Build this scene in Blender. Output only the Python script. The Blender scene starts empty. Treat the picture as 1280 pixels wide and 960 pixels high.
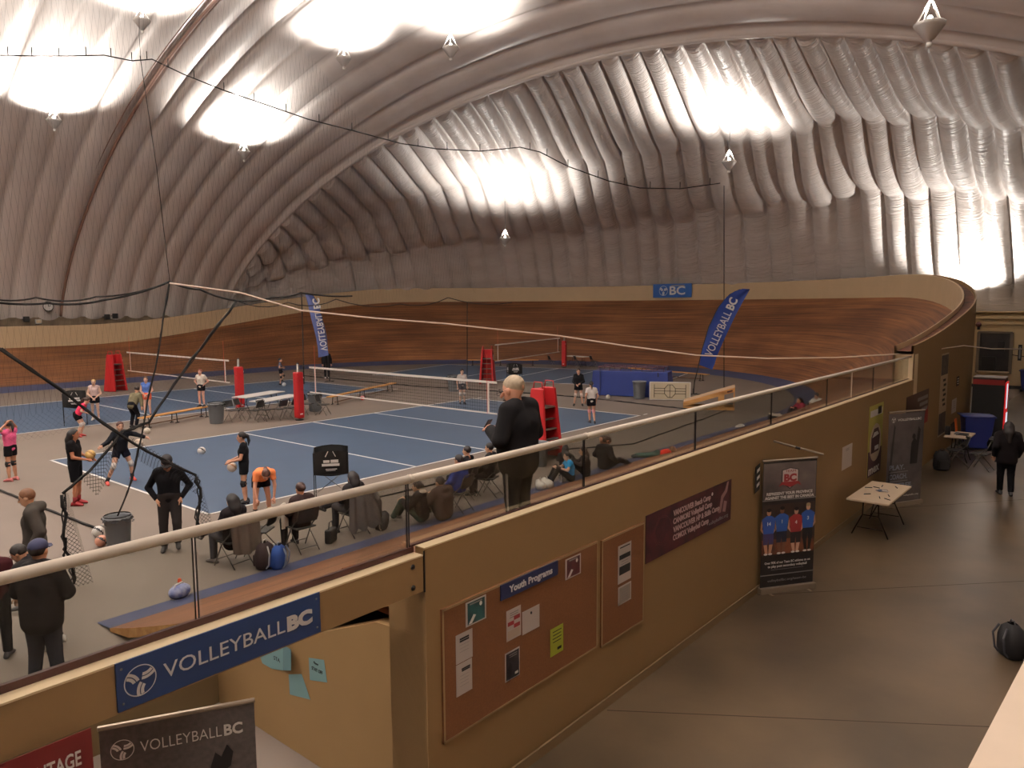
import bpy, bmesh, math, random
import numpy as np
from mathutils import Vector, Matrix
random.seed(7)
S = bpy.context.scene
COL = S.collection
R_ = math.radians

# ---------------------------------------------------------------- camera
CX, CY, CZ = -7.8, -15.0, 4.42
YAW, PITCH, ROLL, FPX = R_(39.93), R_(-6.06), R_(-0.35), 936.0
def _axes():
    cy, sy, cp, sp = math.cos(YAW), math.sin(YAW), math.cos(PITCH), math.sin(PITCH)
    f = Vector((cy*cp, sy*cp, sp)); r = Vector((sy, -cy, 0)); u = r.cross(f)
    cr, sr = math.cos(ROLL), math.sin(ROLL)
    return r*cr + u*sr, u*cr - r*sr, f
AR, AU, AF = _axes()
CAMP = Vector((CX, CY, CZ))
cd = bpy.data.cameras.new('camera'); co = bpy.data.objects.new('camera', cd); COL.objects.link(co)
cd.sensor_width = 36; cd.sensor_fit = 'HORIZONTAL'; cd.lens = FPX*36/1280
cd.clip_start = 0.05; cd.clip_end = 400
mw = Matrix((AR, AU, -AF)).transposed().to_4x4(); mw.translation = CAMP
co.matrix_world = mw
S.camera = co

# ---------------------------------------------------------------- world, exposure, lamps
S.view_settings.view_transform = 'Standard'; S.view_settings.look = 'None'
S.view_settings.exposure = -0.12; S.view_settings.gamma = 1.0; S.view_settings.use_curve_mapping = False
W = bpy.data.worlds.new('world'); S.world = W; W.use_nodes = True
W.node_tree.nodes['Background'].inputs[0].default_value = (1.0, 0.86, 0.74, 1)
W.node_tree.nodes['Background'].inputs[1].default_value = 0.15
S.cycles.use_denoising = True
S.cycles.max_bounces = 6; S.cycles.diffuse_bounces = 4; S.cycles.glossy_bounces = 2
S.cycles.transparent_max_bounces = 12; S.cycles.caustics_reflective = False; S.cycles.caustics_refractive = False
S.cycles.sample_clamp_indirect = 4.0
LAMP_W = 9000
# hanging uplights: position, power factor
LAMPS = [((7.0, 26.8, 13.6), .62), ((15.7, 24.2, 13.0), .55), ((15.1, 14.3, 15.9), .40), ((16.3, 8.5, 15.4), .32), ((7.8, 18.6, 16.6), .5),
         ((31.0, 18.0, 8.8), .34), ((28.5, 1.2, 11.4), .30), ((12.0, -10.9, 10.7), .45), ((36.3, -8.3, 4.55), .42)]
# the hall's presumed unseen uplights above and behind the viewpoint, added for ambient light
HIDDEN_LAMPS = [((-4.0, 26.0, 13.0), 1.3), ((-3.0, 12.0, 14.0), 1.5), ((-14.0, 20.0, 13.5), 1.6), ((-3.0, -2.0, 14.0), 1.3), ((-15.0, 4.0, 14), 1.6), ((-3.0, -13.5, 11.5), 1.0), ((-12.0, -12.0, 12.5), 1.0), ((7.0, 2.0, 17.5), .7)]

def unray(u, v): return AF + AR*((u-640)/FPX) - AU*((v-480)/FPX)
def G(u, v, z=0.0):
    d = unray(u, v); t = (z-CZ)/d.z; return CAMP + d*t
def onY(u, v, y):
    d = unray(u, v); t = (y-CY)/d.y; return CAMP + d*t
def onX(u, v, x):
    d = unray(u, v); t = (x-CX)/d.x; return CAMP + d*t
def atd(u, v, t): return CAMP + unray(u, v)*t

# ---------------------------------------------------------------- materials
MATS = {}
def lin(c): return tuple(((x/255)/12.92 if x/255 <= .04045 else ((x/255+.055)/1.055)**2.4) for x in c)
def mat(name, c, rough=.7, metal=0.0, bump=0.0, bscale=20, var=0.0, vscale=3.0, emit=None, spec=.5, stretch=None, c2=None, coords='Object'):
    if name in MATS: return MATS[name]
    m = bpy.data.materials.new(name); m.use_nodes = True; MATS[name] = m
    nt = m.node_tree; b = nt.nodes['Principled BSDF']
    col = (*lin(c), 1)
    b.inputs['Base Color'].default_value = col
    b.inputs['Roughness'].default_value = rough; b.inputs['Metallic'].default_value = metal
    b.inputs['Specular IOR Level'].default_value = spec
    tc = nt.nodes.new('ShaderNodeTexCoord'); src = tc.outputs[coords]
    if stretch:
        mp = nt.nodes.new('ShaderNodeMapping'); mp.inputs['Scale'].default_value = stretch
        nt.links.new(src, mp.inputs[0]); src = mp.outputs[0]
    if var > 0 or c2:
        n = nt.nodes.new('ShaderNodeTexNoise'); n.inputs['Scale'].default_value = vscale; n.inputs['Detail'].default_value = 6
        nt.links.new(src, n.inputs['Vector'])
        r = nt.nodes.new('ShaderNodeValToRGB'); r.color_ramp.elements[0].position = .3; r.color_ramp.elements[1].position = .7
        d = lin(c2) if c2 else tuple(x*(1-var) for x in col[:3])
        r.color_ramp.elements[0].color = (*d, 1); r.color_ramp.elements[1].color = col
        nt.links.new(n.outputs['Fac'], r.inputs[0]); nt.links.new(r.outputs[0], b.inputs['Base Color'])
    if bump > 0:
        n2 = nt.nodes.new('ShaderNodeTexNoise'); n2.inputs['Scale'].default_value = bscale; n2.inputs['Detail'].default_value = 5
        nt.links.new(src, n2.inputs['Vector'])
        bp = nt.nodes.new('ShaderNodeBump'); bp.inputs['Strength'].default_value = bump; bp.inputs['Distance'].default_value = .02
        nt.links.new(n2.outputs['Fac'], bp.inputs['Height']); nt.links.new(bp.outputs[0], b.inputs['Normal'])
    if emit:
        b.inputs['Emission Color'].default_value = (*lin(emit[0]), 1); b.inputs['Emission Strength'].default_value = emit[1]
    return m

def wood_track():
    m = bpy.data.materials.new('track_boards'); m.use_nodes = True
    nt = m.node_tree; b = nt.nodes['Principled BSDF']; b.inputs['Roughness'].default_value = .62
    uv = nt.nodes.new('ShaderNodeTexCoord')
    def noise(sc, scale, det=5):
        mp = nt.nodes.new('ShaderNodeMapping'); mp.inputs['Scale'].default_value = sc
        n = nt.nodes.new('ShaderNodeTexNoise'); n.inputs['Scale'].default_value = scale; n.inputs['Detail'].default_value = det
        nt.links.new(uv.outputs['UV'], mp.inputs[0]); nt.links.new(mp.outputs[0], n.inputs['Vector']); return n
    n1 = noise((.12, 6, 1), 1.6, 8); n2 = noise((.5, 1.1, 1), .5, 4); n3 = noise((.04, 1.6, 1), 1.1, 3)
    r1 = nt.nodes.new('ShaderNodeValToRGB'); e = r1.color_ramp.elements
    e[0].position = .30; e[0].color = (*lin((94, 56, 32)), 1); e[1].position = .72; e[1].color = (*lin((160, 108, 66)), 1)
    nt.links.new(n1.outputs['Fac'], r1.inputs[0])
    r2 = nt.nodes.new('ShaderNodeValToRGB'); e = r2.color_ramp.elements
    e[0].position = .36; e[0].color = (.62, .55, .52, 1); e[1].position = .62; e[1].color = (1, 1, 1, 1)
    nt.links.new(n2.outputs['Fac'], r2.inputs[0])
    mx = nt.nodes.new('ShaderNodeMix'); mx.data_type = 'RGBA'; mx.blend_type = 'MULTIPLY'; mx.inputs[0].default_value = 1
    nt.links.new(r1.outputs[0], mx.inputs[6]); nt.links.new(r2.outputs[0], mx.inputs[7])
    r3 = nt.nodes.new('ShaderNodeValToRGB'); e = r3.color_ramp.elements
    e[0].position = .35; e[0].color = (.75, .72, .7, 1); e[1].position = .6; e[1].color = (1, 1, 1, 1)
    nt.links.new(n3.outputs['Fac'], r3.inputs[0])
    mx2 = nt.nodes.new('ShaderNodeMix'); mx2.data_type = 'RGBA'; mx2.blend_type = 'MULTIPLY'; mx2.inputs[0].default_value = 1
    nt.links.new(mx.outputs[2], mx2.inputs[6]); nt.links.new(r3.outputs[0], mx2.inputs[7])
    # board joints across the slope and the plywood sheets near the top edge
    br = nt.nodes.new('ShaderNodeTexBrick'); br.offset = .5; br.inputs['Scale'].default_value = 1
    br.inputs['Brick Width'].default_value = 2.4; br.inputs['Row Height'].default_value = 1.2; br.inputs['Mortar Size'].default_value = .012
    br.inputs['Color1'].default_value = (.82, .8, .78, 1); br.inputs['Color2'].default_value = (1, 1, 1, 1); br.inputs['Mortar'].default_value = (.6, .55, .5, 1)
    nt.links.new(uv.outputs['UV'], br.inputs['Vector'])
    mx3 = nt.nodes.new('ShaderNodeMix'); mx3.data_type = 'RGBA'; mx3.blend_type = 'MULTIPLY'; mx3.inputs[0].default_value = .55
    nt.links.new(mx2.outputs[2], mx3.inputs[6]); nt.links.new(br.outputs['Color'], mx3.inputs[7])
    nt.links.new(mx3.outputs[2], b.inputs['Base Color'])
    bp = nt.nodes.new('ShaderNodeBump'); bp.inputs['Strength'].default_value = .25; bp.inputs['Distance'].default_value = .03
    nt.links.new(n1.outputs['Fac'], bp.inputs['Height']); nt.links.new(bp.outputs[0], b.inputs['Normal'])
    return m

def liner(name, wr_scale, strength, stretch):
    m = bpy.data.materials.new(name); m.use_nodes = True
    nt = m.node_tree; b = nt.nodes['Principled BSDF']
    b.inputs['Roughness'].default_value = .36; b.inputs['Specular IOR Level'].default_value = .45
    uv = nt.nodes.new('ShaderNodeTexCoord')
    mp = nt.nodes.new('ShaderNodeMapping'); mp.inputs['Scale'].default_value = stretch
    nt.links.new(uv.outputs['UV'], mp.inputs[0])
    n = nt.nodes.new('ShaderNodeTexNoise'); n.inputs['Scale'].default_value = wr_scale; n.inputs['Detail'].default_value = 4
    n.inputs['Distortion'].default_value = .8
    nt.links.new(mp.outputs[0], n.inputs['Vector'])
    bp = nt.nodes.new('ShaderNodeBump'); bp.inputs['Strength'].default_value = strength; bp.inputs['Distance'].default_value = .12
    nt.links.new(n.outputs['Fac'], bp.inputs['Height']); nt.links.new(bp.outputs[0], b.inputs['Normal'])
    n2 = nt.nodes.new('ShaderNodeTexNoise'); n2.inputs['Scale'].default_value = .35; n2.inputs['Detail'].default_value = 4
    nt.links.new(uv.outputs['UV'], n2.inputs['Vector'])
    r = nt.nodes.new('ShaderNodeValToRGB'); e = r.color_ramp.elements
    e[0].position = .3; e[0].color = (*lin((222, 212, 205)), 1); e[1].position = .65; e[1].color = (*lin((238, 231, 226)), 1)
    nt.links.new(n2.outputs['Fac'], r.inputs[0]); nt.links.new(r.outputs[0], b.inputs['Base Color'])
    return m

def net_mat(name, cell, w, color, diamond=False, coords='UV'):
    m = bpy.data.materials.new(name); m.use_nodes = True
    nt = m.node_tree; b = nt.nodes['Principled BSDF']; b.inputs['Base Color'].default_value = (*lin(color), 1); b.inputs['Roughness'].default_value = .9
    out = nt.nodes['Material Output']
    uv = nt.nodes.new('ShaderNodeTexCoord'); mp = nt.nodes.new('ShaderNodeMapping')
    mp.inputs['Scale'].default_value = (1/cell, 1/cell, 1)
    if diamond: mp.inputs['Rotation'].default_value = (0, 0, R_(45))
    nt.links.new(uv.outputs[coords], mp.inputs[0])
    sx = nt.nodes.new('ShaderNodeSeparateXYZ'); nt.links.new(mp.outputs[0], sx.inputs[0])
    ms = []
    for k in range(2):
        f = nt.nodes.new('ShaderNodeMath'); f.operation = 'FRACT'; nt.links.new(sx.outputs[k], f.inputs[0])
        l = nt.nodes.new('ShaderNodeMath'); l.operation = 'LESS_THAN'; nt.links.new(f.outputs[0], l.inputs[0]); l.inputs[1].default_value = w/cell
        ms.append(l)
    mx = nt.nodes.new('ShaderNodeMath'); mx.operation = 'MAXIMUM'
    nt.links.new(ms[0].outputs[0], mx.inputs[0]); nt.links.new(ms[1].outputs[0], mx.inputs[1])
    tr = nt.nodes.new('ShaderNodeBsdfTransparent'); sh = nt.nodes.new('ShaderNodeMixShader')
    nt.links.new(mx.outputs[0], sh.inputs[0]); nt.links.new(tr.outputs[0], sh.inputs[1]); nt.links.new(b.outputs[0], sh.inputs[2])
    nt.links.new(sh.outputs[0], out.inputs[0])
    return m

def glass_mat():
    m = bpy.data.materials.new('barrier_glass'); m.use_nodes = True
    nt = m.node_tree; nt.nodes.remove(nt.nodes['Principled BSDF']); out = nt.nodes['Material Output']
    tr = nt.nodes.new('ShaderNodeBsdfTransparent'); tr.inputs[0].default_value = (.84, .85, .83, 1)
    gl = nt.nodes.new('ShaderNodeBsdfGlossy'); gl.inputs['Roughness'].default_value = .03; gl.inputs[0].default_value = (.9, .9, .9, 1)
    fr = nt.nodes.new('ShaderNodeFresnel'); fr.inputs[0].default_value = 1.5
    mu = nt.nodes.new('ShaderNodeMath'); mu.operation = 'MULTIPLY'; mu.inputs[1].default_value = .4
    nt.links.new(fr.outputs[0], mu.inputs[0])
    mx = nt.nodes.new('ShaderNodeMixShader'); nt.links.new(mu.outputs[0], mx.inputs[0]); nt.links.new(tr.outputs[0], mx.inputs[1]); nt.links.new(gl.outputs[0], mx.inputs[2])
    nt.links.new(mx.outputs[0], out.inputs[0])
    return m

# ---------------------------------------------------------------- mesh helpers
class MB:
    def __init__(s): s.v = []; s.f = []; s.mi = []; s.cur = 0; s.uv = None
    def add(s, vs, fs, mi=None):
        o = len(s.v); s.v += [tuple(p) for p in vs]; s.f += [tuple(i+o for i in f) for f in fs]; s.mi += [s.cur if mi is None else mi]*len(fs)
        return s
    def box(s, c, d, rz=0, mi=None, rx=0, ry=0):
        M = Matrix.Translation(c) @ Matrix.Rotation(rz, 4, 'Z') @ Matrix.Rotation(ry, 4, 'Y') @ Matrix.Rotation(rx, 4, 'X')
        vs = [M @ Vector((x*d[0]/2, y*d[1]/2, z*d[2]/2)) for x in (-1, 1) for y in (-1, 1) for z in (-1, 1)]
        return s.add(vs, [(0,1,3,2),(4,6,7,5),(0,4,5,1),(2,3,7,6),(0,2,6,4),(1,5,7,3)], mi)
    def tube(s, pts, r, n=8, mi=None, cap=True, closed=False):
        pts = [Vector(p) for p in pts]; N = len(pts); rs = r if isinstance(r, (list, tuple)) else [r]*N
        vs = []; fs = []; up = None
        for i, p in enumerate(pts):
            a = pts[(i-1) % N] if (closed or i > 0) else p; b = pts[(i+1) % N] if (closed or i < N-1) else p
            t = (b-a).normalized() if (b-a).length > 1e-9 else Vector((0, 0, 1))
            if up is None: up = Vector((0, 0, 1)) if abs(t.z) < .9 else Vector((1, 0, 0))
            x = t.cross(up)
            if x.length < 1e-6: x = t.cross(Vector((0, 1, 0)))
            x.normalize(); y = x.cross(t).normalized(); up = y
            for k in range(n):
                q = 2*math.pi*k/n; vs.append(p + x*(math.cos(q)*rs[i]) + y*(math.sin(q)*rs[i]))
        M = N if closed else N-1
        for i in range(M):
            for k in range(n):
                j = (i+1) % N; fs.append((i*n+k, i*n+(k+1) % n, j*n+(k+1) % n, j*n+k))
        if cap and not closed: fs.append(tuple(range(n))[::-1]); fs.append(tuple((N-1)*n+k for k in range(n)))
        return s.add(vs, fs, mi)
    def lathe(s, prof, c=(0, 0, 0), n=16, mi=None, cap=True):
        vs = []; fs = []
        for r, z in prof:
            for k in range(n): q = 2*math.pi*k/n; vs.append((c[0]+r*math.cos(q), c[1]+r*math.sin(q), c[2]+z))
        for i in range(len(prof)-1):
            for k in range(n): fs.append((i*n+k, i*n+(k+1) % n, (i+1)*n+(k+1) % n, (i+1)*n+k))
        if cap: fs.append(tuple(range(n))[::-1]); fs.append(tuple((len(prof)-1)*n+k for k in range(n)))
        return s.add(vs, fs, mi)
    def prism(s, poly, vec, mi=None):
        poly = [Vector(p) for p in poly]; n = len(poly); vec = Vector(vec)
        return s.add(poly + [p+vec for p in poly], [tuple(range(n)), tuple(range(n, 2*n))[::-1]] + [(i, i+n, (i+1) % n+n, (i+1) % n) for i in range(n)], mi)
    def ell(s, c, r, n=14, m=9, mi=None):
        vs = []; fs = []
        for i in range(m+1):
            t = math.pi*i/m
            for k in range(n):
                q = 2*math.pi*k/n; vs.append((c[0]+r[0]*math.sin(t)*math.cos(q), c[1]+r[1]*math.sin(t)*math.sin(q), c[2]+r[2]*math.cos(t)))
        for i in range(m):
            for k in range(n): fs.append((i*n+k, (i+1)*n+k, (i+1)*n+(k+1) % n, i*n+(k+1) % n))
        return s.add(vs, fs, mi)
    def grid(s, P, mi=None, close_u=False):
        a = len(P); b = len(P[0]); vs = [p for r in P for p in r]
        fs = [(i*b+j, (i+1)*b+j, (i+1)*b+j+1, i*b+j+1) for i in range(a-1) for j in range(b-1)]
        return s.add(vs, fs, mi)
    def build(s, name, m, parent=None, smooth=False, bevel=0, fixn=True):
        me = bpy.data.meshes.new(name); me.from_pydata(s.v, [], s.f)
        for x in (m if isinstance(m, (list, tuple)) else [m]): me.materials.append(x)
        me.polygons.foreach_set('material_index', s.mi)
        if smooth: me.polygons.foreach_set('use_smooth', [True]*len(s.f))
        me.update()
        if fixn:
            bm = bmesh.new(); bm.from_mesh(me); bmesh.ops.recalc_face_normals(bm, faces=bm.faces); bm.to_mesh(me); bm.free()
        o = bpy.data.objects.new(name, me); COL.objects.link(o)
        if parent is not None: o.parent = parent
        if bevel:
            bv = o.modifiers.new('bevel', 'BEVEL'); bv.width = bevel; bv.segments = 2; bv.limit_method = 'ANGLE'
        return o

def thing(name, label, cat, loc=(0, 0, 0), rz=0, group=None):
    o = bpy.data.objects.new(name, None); COL.objects.link(o); o.empty_display_size = .1
    o.location = loc; o.rotation_euler = (0, 0, rz); o['label'] = label; o['category'] = cat
    if group: o['group'] = group
    return o
def tag(o, label, cat, group=None):
    o['label'] = label; o['category'] = cat
    if group: o['group'] = group
    return o
def struct(o, label=None):
    o['kind'] = 'structure'
    if label: o['label'] = label
    return o
def dup(root, loc, rz, label, group=None):
    r = root.copy(); COL.objects.link(r); r.location = loc; r.rotation_euler = (0, 0, rz); r['label'] = label
    if group: r['group'] = group
    for ch in list(root.children):
        c = ch.copy(); COL.objects.link(c); c.parent = r
        for g in list(ch.children):
            d = g.copy(); COL.objects.link(d); d.parent = c
    return r

FR_WALL = Matrix(((1, 0, 0), (0, 0, -1), (0, 1, 0))).to_4x4()   # local x -> +X, y -> +Z, z -> -Y
def frame(o, xd, yd):
    xd = Vector(xd).normalized(); yd = Vector(yd).normalized(); zd = xd.cross(yd)
    M = Matrix((xd, yd, zd)).transposed().to_4x4(); M.translation = Vector(o); return M
def wallf(x, z, off=0.0, y=-10.73): return frame((x, y-off, z), (1, 0, 0), (0, 0, 1))
def text(s, size, M, m, name='lettering', parent=None, bold=0.0, align='LEFT', sx=1.0, depth=.001, mirror=False, shear=0.0, space=1.0, fit=None):
    cu = bpy.data.curves.new('t', 'FONT'); cu.body = s; cu.size = size; cu.offset = bold; cu.extrude = depth; cu.align_x = align; cu.space_character = space
    cu.resolution_u = 3; cu.shear = shear
    to = bpy.data.objects.new('t', cu); COL.objects.link(to)
    me = bpy.data.meshes.new_from_object(to.evaluated_get(bpy.context.evaluated_depsgraph_get())); bpy.data.objects.remove(to)
    if fit:
        xs = [v.co.x for v in me.vertices]; w = max(xs)-min(xs); x0 = min(xs)
        for v in me.vertices: v.co.x = (v.co.x-x0)*fit/w
    for v in me.vertices:
        c = v.co.copy(); c.x *= sx*(-1 if mirror else 1); v.co = M @ c
    me.materials.clear(); me.materials.append(m)
    o = bpy.data.objects.new(name, me); me.name = name; COL.objects.link(o)
    if parent is not None: o.parent = parent; o.matrix_parent_inverse = parent_inv(parent)
    return o
def parent_inv(p):
    L = Matrix.Translation(p.location) @ Matrix.Rotation(p.rotation_euler.z, 4, 'Z'); return L.inverted()
def attach(o, p):
    o.parent = p; o.matrix_parent_inverse = parent_inv(p); return o
def flat(poly, M, m, name, parent, d=.002, zoff=0.0):
    b = MB(); b.prism([M @ Vector((p[0], p[1], zoff)) for p in poly], (M.to_3x3() @ Vector((0, 0, 1)))*d)
    o = b.build(name, m)
    if parent is not None: attach(o, parent)
    return o
def rect(x0, y0, x1, y1): return [(x0, y0), (x1, y0), (x1, y1), (x0, y1)]
def ball_logo(r, M, m, parent, zoff=.004):
    b = MB(); n = 40; Z = M.to_3x3() @ Vector((0, 0, 1))
    def strip(inner, outer):
        k = len(inner); vs = [M @ Vector((x, y, zoff)) for x, y in inner+outer]
        b.add(vs, [(i, i+1, k+i+1, k+i) for i in range(k-1)])
    ring = [(math.cos(2*math.pi*i/n), math.sin(2*math.pi*i/n)) for i in range(n+1)]
    strip([(x*r*.93, y*r*.93) for x, y in ring], [(x*r, y*r) for x, y in ring])
    def cl(px, py):
        q = math.hypot(px, py); f = min(1, r*.96/q) if q > 0 else 1; return (px*f, py*f)
    for k in range(3):
        a0 = R_(75+120*k); cx, cy = r*math.cos(a0), r*math.sin(a0)
        for ra, rb in ((.52, .72), (.78, .97)):
            inn = []; out = []
            for i in range(11):
                f = a0+math.pi+R_(4)+R_(58)*i/10
                inn.append(cl(cx+ra*r*math.cos(f), cy+ra*r*math.sin(f))); out.append(cl(cx+rb*r*math.cos(f), cy+rb*r*math.sin(f)))
            strip(inn, out)
    o = b.build('ball_emblem', m)
    return attach(o, parent) if parent is not None else o
# ================================================================ STRUCTURE
m_floor = mat('infield_floor', (106, 95, 86), .62, var=.10, vscale=.7, bump=.05, bscale=30)
m_conc = mat('concourse_concrete', (98, 82, 63), .34, c2=(62, 52, 40), vscale=.55, bump=.04, bscale=6)
m_court = mat('court_blue', (52, 72, 96), .55, var=.08, vscale=1.5)
m_line = mat('court_line_white', (232, 232, 228), .6)
m_cote = mat('cote_band_blue', (48, 56, 88), .6, var=.15, vscale=2)
m_cream = mat('fence_cream_paint', (196, 172, 138), .6, var=.06, vscale=1.5)
m_wall = mat('concourse_wall_paint', (138, 109, 71), .62, var=.05, vscale=1.2, bump=.05, bscale=3)
m_wall2 = mat('passage_wall_paint', (160, 130, 88), .6, var=.06, vscale=2)
m_ledge = mat('ledge_cream_paint', (226, 204, 168), .55, var=.08, vscale=4)
m_red = mat('red_trim_paint', (52, 14, 12), .5)
m_rail = mat('handrail_white_enamel', (222, 212, 198), .35)
m_dark = mat('dark_metal', (38, 36, 36), .45, .5)
m_black = mat('black_paint', (18, 18, 19), .6)
m_white = mat('white_paint', (232, 230, 226), .6)
m_grey = mat('grey_metal', (120, 118, 114), .4, .6)
m_track = wood_track()
m_ply = mat('raw_plywood', (196, 150, 92), .7, c2=(168, 118, 66), vscale=1.2, stretch=(1, 8, 8))
m_endwall = mat('end_wall_cream', (206, 182, 140), .7, var=.10, vscale=1.0)
m_glass = glass_mat()

C0 = (20.0, 13.0); RO = 23.73
def inner_r(th):
    if th >= 0: return 17.0
    c, s = abs(math.cos(th)), abs(math.sin(th)); n = 2.25; return 17.0/((c**n+s**n)**(1/n))
# ring path: near straight (x -24..20), bend, far straight back
path = []     # (x, y, nx, ny, s, inner offset radius)
s_acc = 0
xs = [-3.8+i*1.19 for i in range(20)] + [19.4]
xs = [x for x in xs if x < 19.5]
for x in xs: path.append((x, None, 'near'))
NB = 72
for i in range(NB+1): path.append((None, R_(-90+180*i/NB), 'bend'))
for i in range(1, 24): path.append((20-i*1.9, None, 'far'))
def smooth(t): t = max(0, min(1, t)); return t*t*(3-2*t)
def top_wood(kind, x, th):
    if kind == 'near': s = x-20
    elif kind == 'far': s = x-20
    else: s = min((th+math.pi/2), (math.pi/2-th))*22
    return 2.02 + 2.65*smooth((s+9)/24)
ring = []
arc = 0; prev = None
for x, th, kind in path:
    if kind == 'near': pi_ = Vector((x, -4.0)); po = Vector((x, 13-RO+.45)); n = Vector((0, -1))
    elif kind == 'far': pi_ = Vector((x, 30.0)); po = Vector((x, 13+RO-.2)); n = Vector((0, 1))
    else:
        n = Vector((math.cos(th), math.sin(th))); r = inner_r(th); pi_ = Vector(C0)+n*r; po = Vector(C0)+n*(RO-(.45-.25*smooth((th+1.57)/1.2)))
    mid = (pi_+po)/2
    if prev is not None: arc += (mid-prev).length
    prev = mid
    ring.append((pi_, po, n, arc, top_wood(kind, x if x is not None else 0, th if th is not None else 0), kind))
def profile(pi_, po, zt, bw_=.95):
    zb_ = .05+.19*(bw_-.45)/.5
    # cote band rises .28 over .9 m, boards rise to zt with a slight dish
    w = (po-pi_).length; d = (po-pi_).normalized(); out = []
    pb = pi_+d*bw_
    out.append((pi_, 0.004)); out.append((pb, zb_))
    N = 10
    for k in range(1, N+1):
        t = k/N; out.append((pb+(po-pb)*t, zb_+(zt-zb_)*(t**1.08)))
    return out
bw = MB(); bc = MB(); uvs = []
rows = [profile(a, b, zt, .45 if k == 'near' else .45+.5*smooth((s-22)/12)) for a, b, n, s, zt, k in ring]
bc.grid([[(p.x, p.y, z) for p, z in r[:2]] for r in rows])
P = [[(p.x, p.y, z) for p, z in r[1:]] for r in rows]
bw.grid(P)
o = struct(bc.build('trim_1', m_cote, smooth=True, fixn=False), 'blue painted band round the foot of the banked track')
trk = bw.build('banked_track', m_track, smooth=True, fixn=False)
uvl = trk.data.uv_layers.new(name='UVMap')
L = []
for (a, b, n, s, zt, k), r in zip(ring, rows):
    row = []; acc = 0; pp = None
    for p, z in r[1:]:
        if pp is not None: acc += math.hypot((p-pp[0]).length, z-pp[1])
        pp = (p, z); row.append((s, acc))
    L += row
for poly in trk.data.polygons:
    for li in poly.loop_indices: uvl.data[li].uv = L[trk.data.loops[li].vertex_index]
struct(trk, 'banked wooden cycling track')
# plywood skirt closing the cut end of the track at the passage
b = MB(); r0 = rows[0]
prof = [(p.x, p.y, z) for p, z in r0[1:]]
low = [(p.x, p.y, max(0.0, z-.13)) for p, z in r0[1:]]
b.grid([prof, low]); b.grid([[ (x+.02,y,z) for x,y,z in low], [(x+5, y, z) for x, y, z in low]])
struct(b.build('trim_2', m_ply, fixn=False), 'raw plywood edge at the cut end of the track')

# cream fence on top of the track (far straight and bend), two skins with a capped top
def fence_top(zt): return zt + 1.12 + .14*max(0, (4.67-zt)/2.65)
bf = MB(); capm = MB()
ii = [i for i, r in enumerate(ring) if not (r[5] == 'near' and r[0].x < 12.6)]
inn = []; outr = []
for i in ii:
    a, po, n, s, zt, k = ring[i]
    q = po + n*.45 if (k == 'near' or k == 'bend') else po + n*.2
    q = Vector((q.x, q.y))
    if k == 'bend': q = Vector(C0)+n*RO
    if k == 'near': q = Vector((po.x, 13-RO))
    inn.append((po, q, zt))
rows_f = []
for po, q, zt in inn:
    zf = fence_top(zt)
    d = (q-po).normalized()
    rows_f.append([(po.x, po.y, zt-.15), (po.x, po.y, zf), (po.x+d.x*.05, po.y+d.y*.05, zf+.02), (po.x+d.x*.06, po.y+d.y*.06, zf-.12), (q.x-d.x*.06, q.y-d.y*.06, zf-.12), (q.x-d.x*.05, q.y-d.y*.05, zf+.02), (q.x, q.y, zf+.02)])
bf.grid([r[:4] for r in rows_f])
struct(bf.build('wall_far', m_cream, fixn=False), 'cream fence wall along the top of the banked track')
bf = MB(); bf.grid([[r[3], r[4]] for r in rows_f])
struct(bf.build('trim_3', mat('rusty_channel', (112, 66, 44), .8, c2=(60, 36, 28), vscale=3), fixn=False), 'rust brown open channel along the top of the wall')
# outer wall skin down to the concourse floor
bo = MB()
for_rows = []
for (po, q, zt), r in zip(inn, rows_f):
    for_rows.append([r[4], r[5], r[6], (q.x, q.y, 1.6), (q.x, q.y, 0)])
bo.grid(for_rows[:len([1 for i in ii if ring[i][5] != 'far'])])
struct(bo.build('wall_bend', m_wall, fixn=False), 'curved outer wall of the track beside the concourse')

YW = -10.73; ZL = 2.49; ZB = 2.44; LI = -10.28; GY = -10.63
# near wall below the barrier, right of the passage; the ledge in front of the glass is a hand wide
b = MB(); b.box((4.625, (YW+LI)/2, 1.1), (16.85, abs(YW-LI), 2.2)); b.box((4.625, (YW+GY)/2+.005, (2.2+ZL-.006)/2), (16.85, abs(YW-GY)+.01, ZL-.006-2.2)); struct(b.build('wall_near', m_wall), 'tan painted concourse wall under the glass barrier')
b = MB(); b.box((4.625, (YW+GY)/2+.004, ZL-.005), (16.85, abs(YW-GY)+.012, .012)); struct(b.build('trim_4', m_ledge), 'cream ledge capping the concourse wall')
b = MB(); b.box((13.22, (YW+LI)/2-.003, 1.56), (.38, abs(YW-LI), 3.12)); struct(b.build('wall_post', m_ledge, bevel=.01), 'cream wall post closing the end of the glass barrier')
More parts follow.
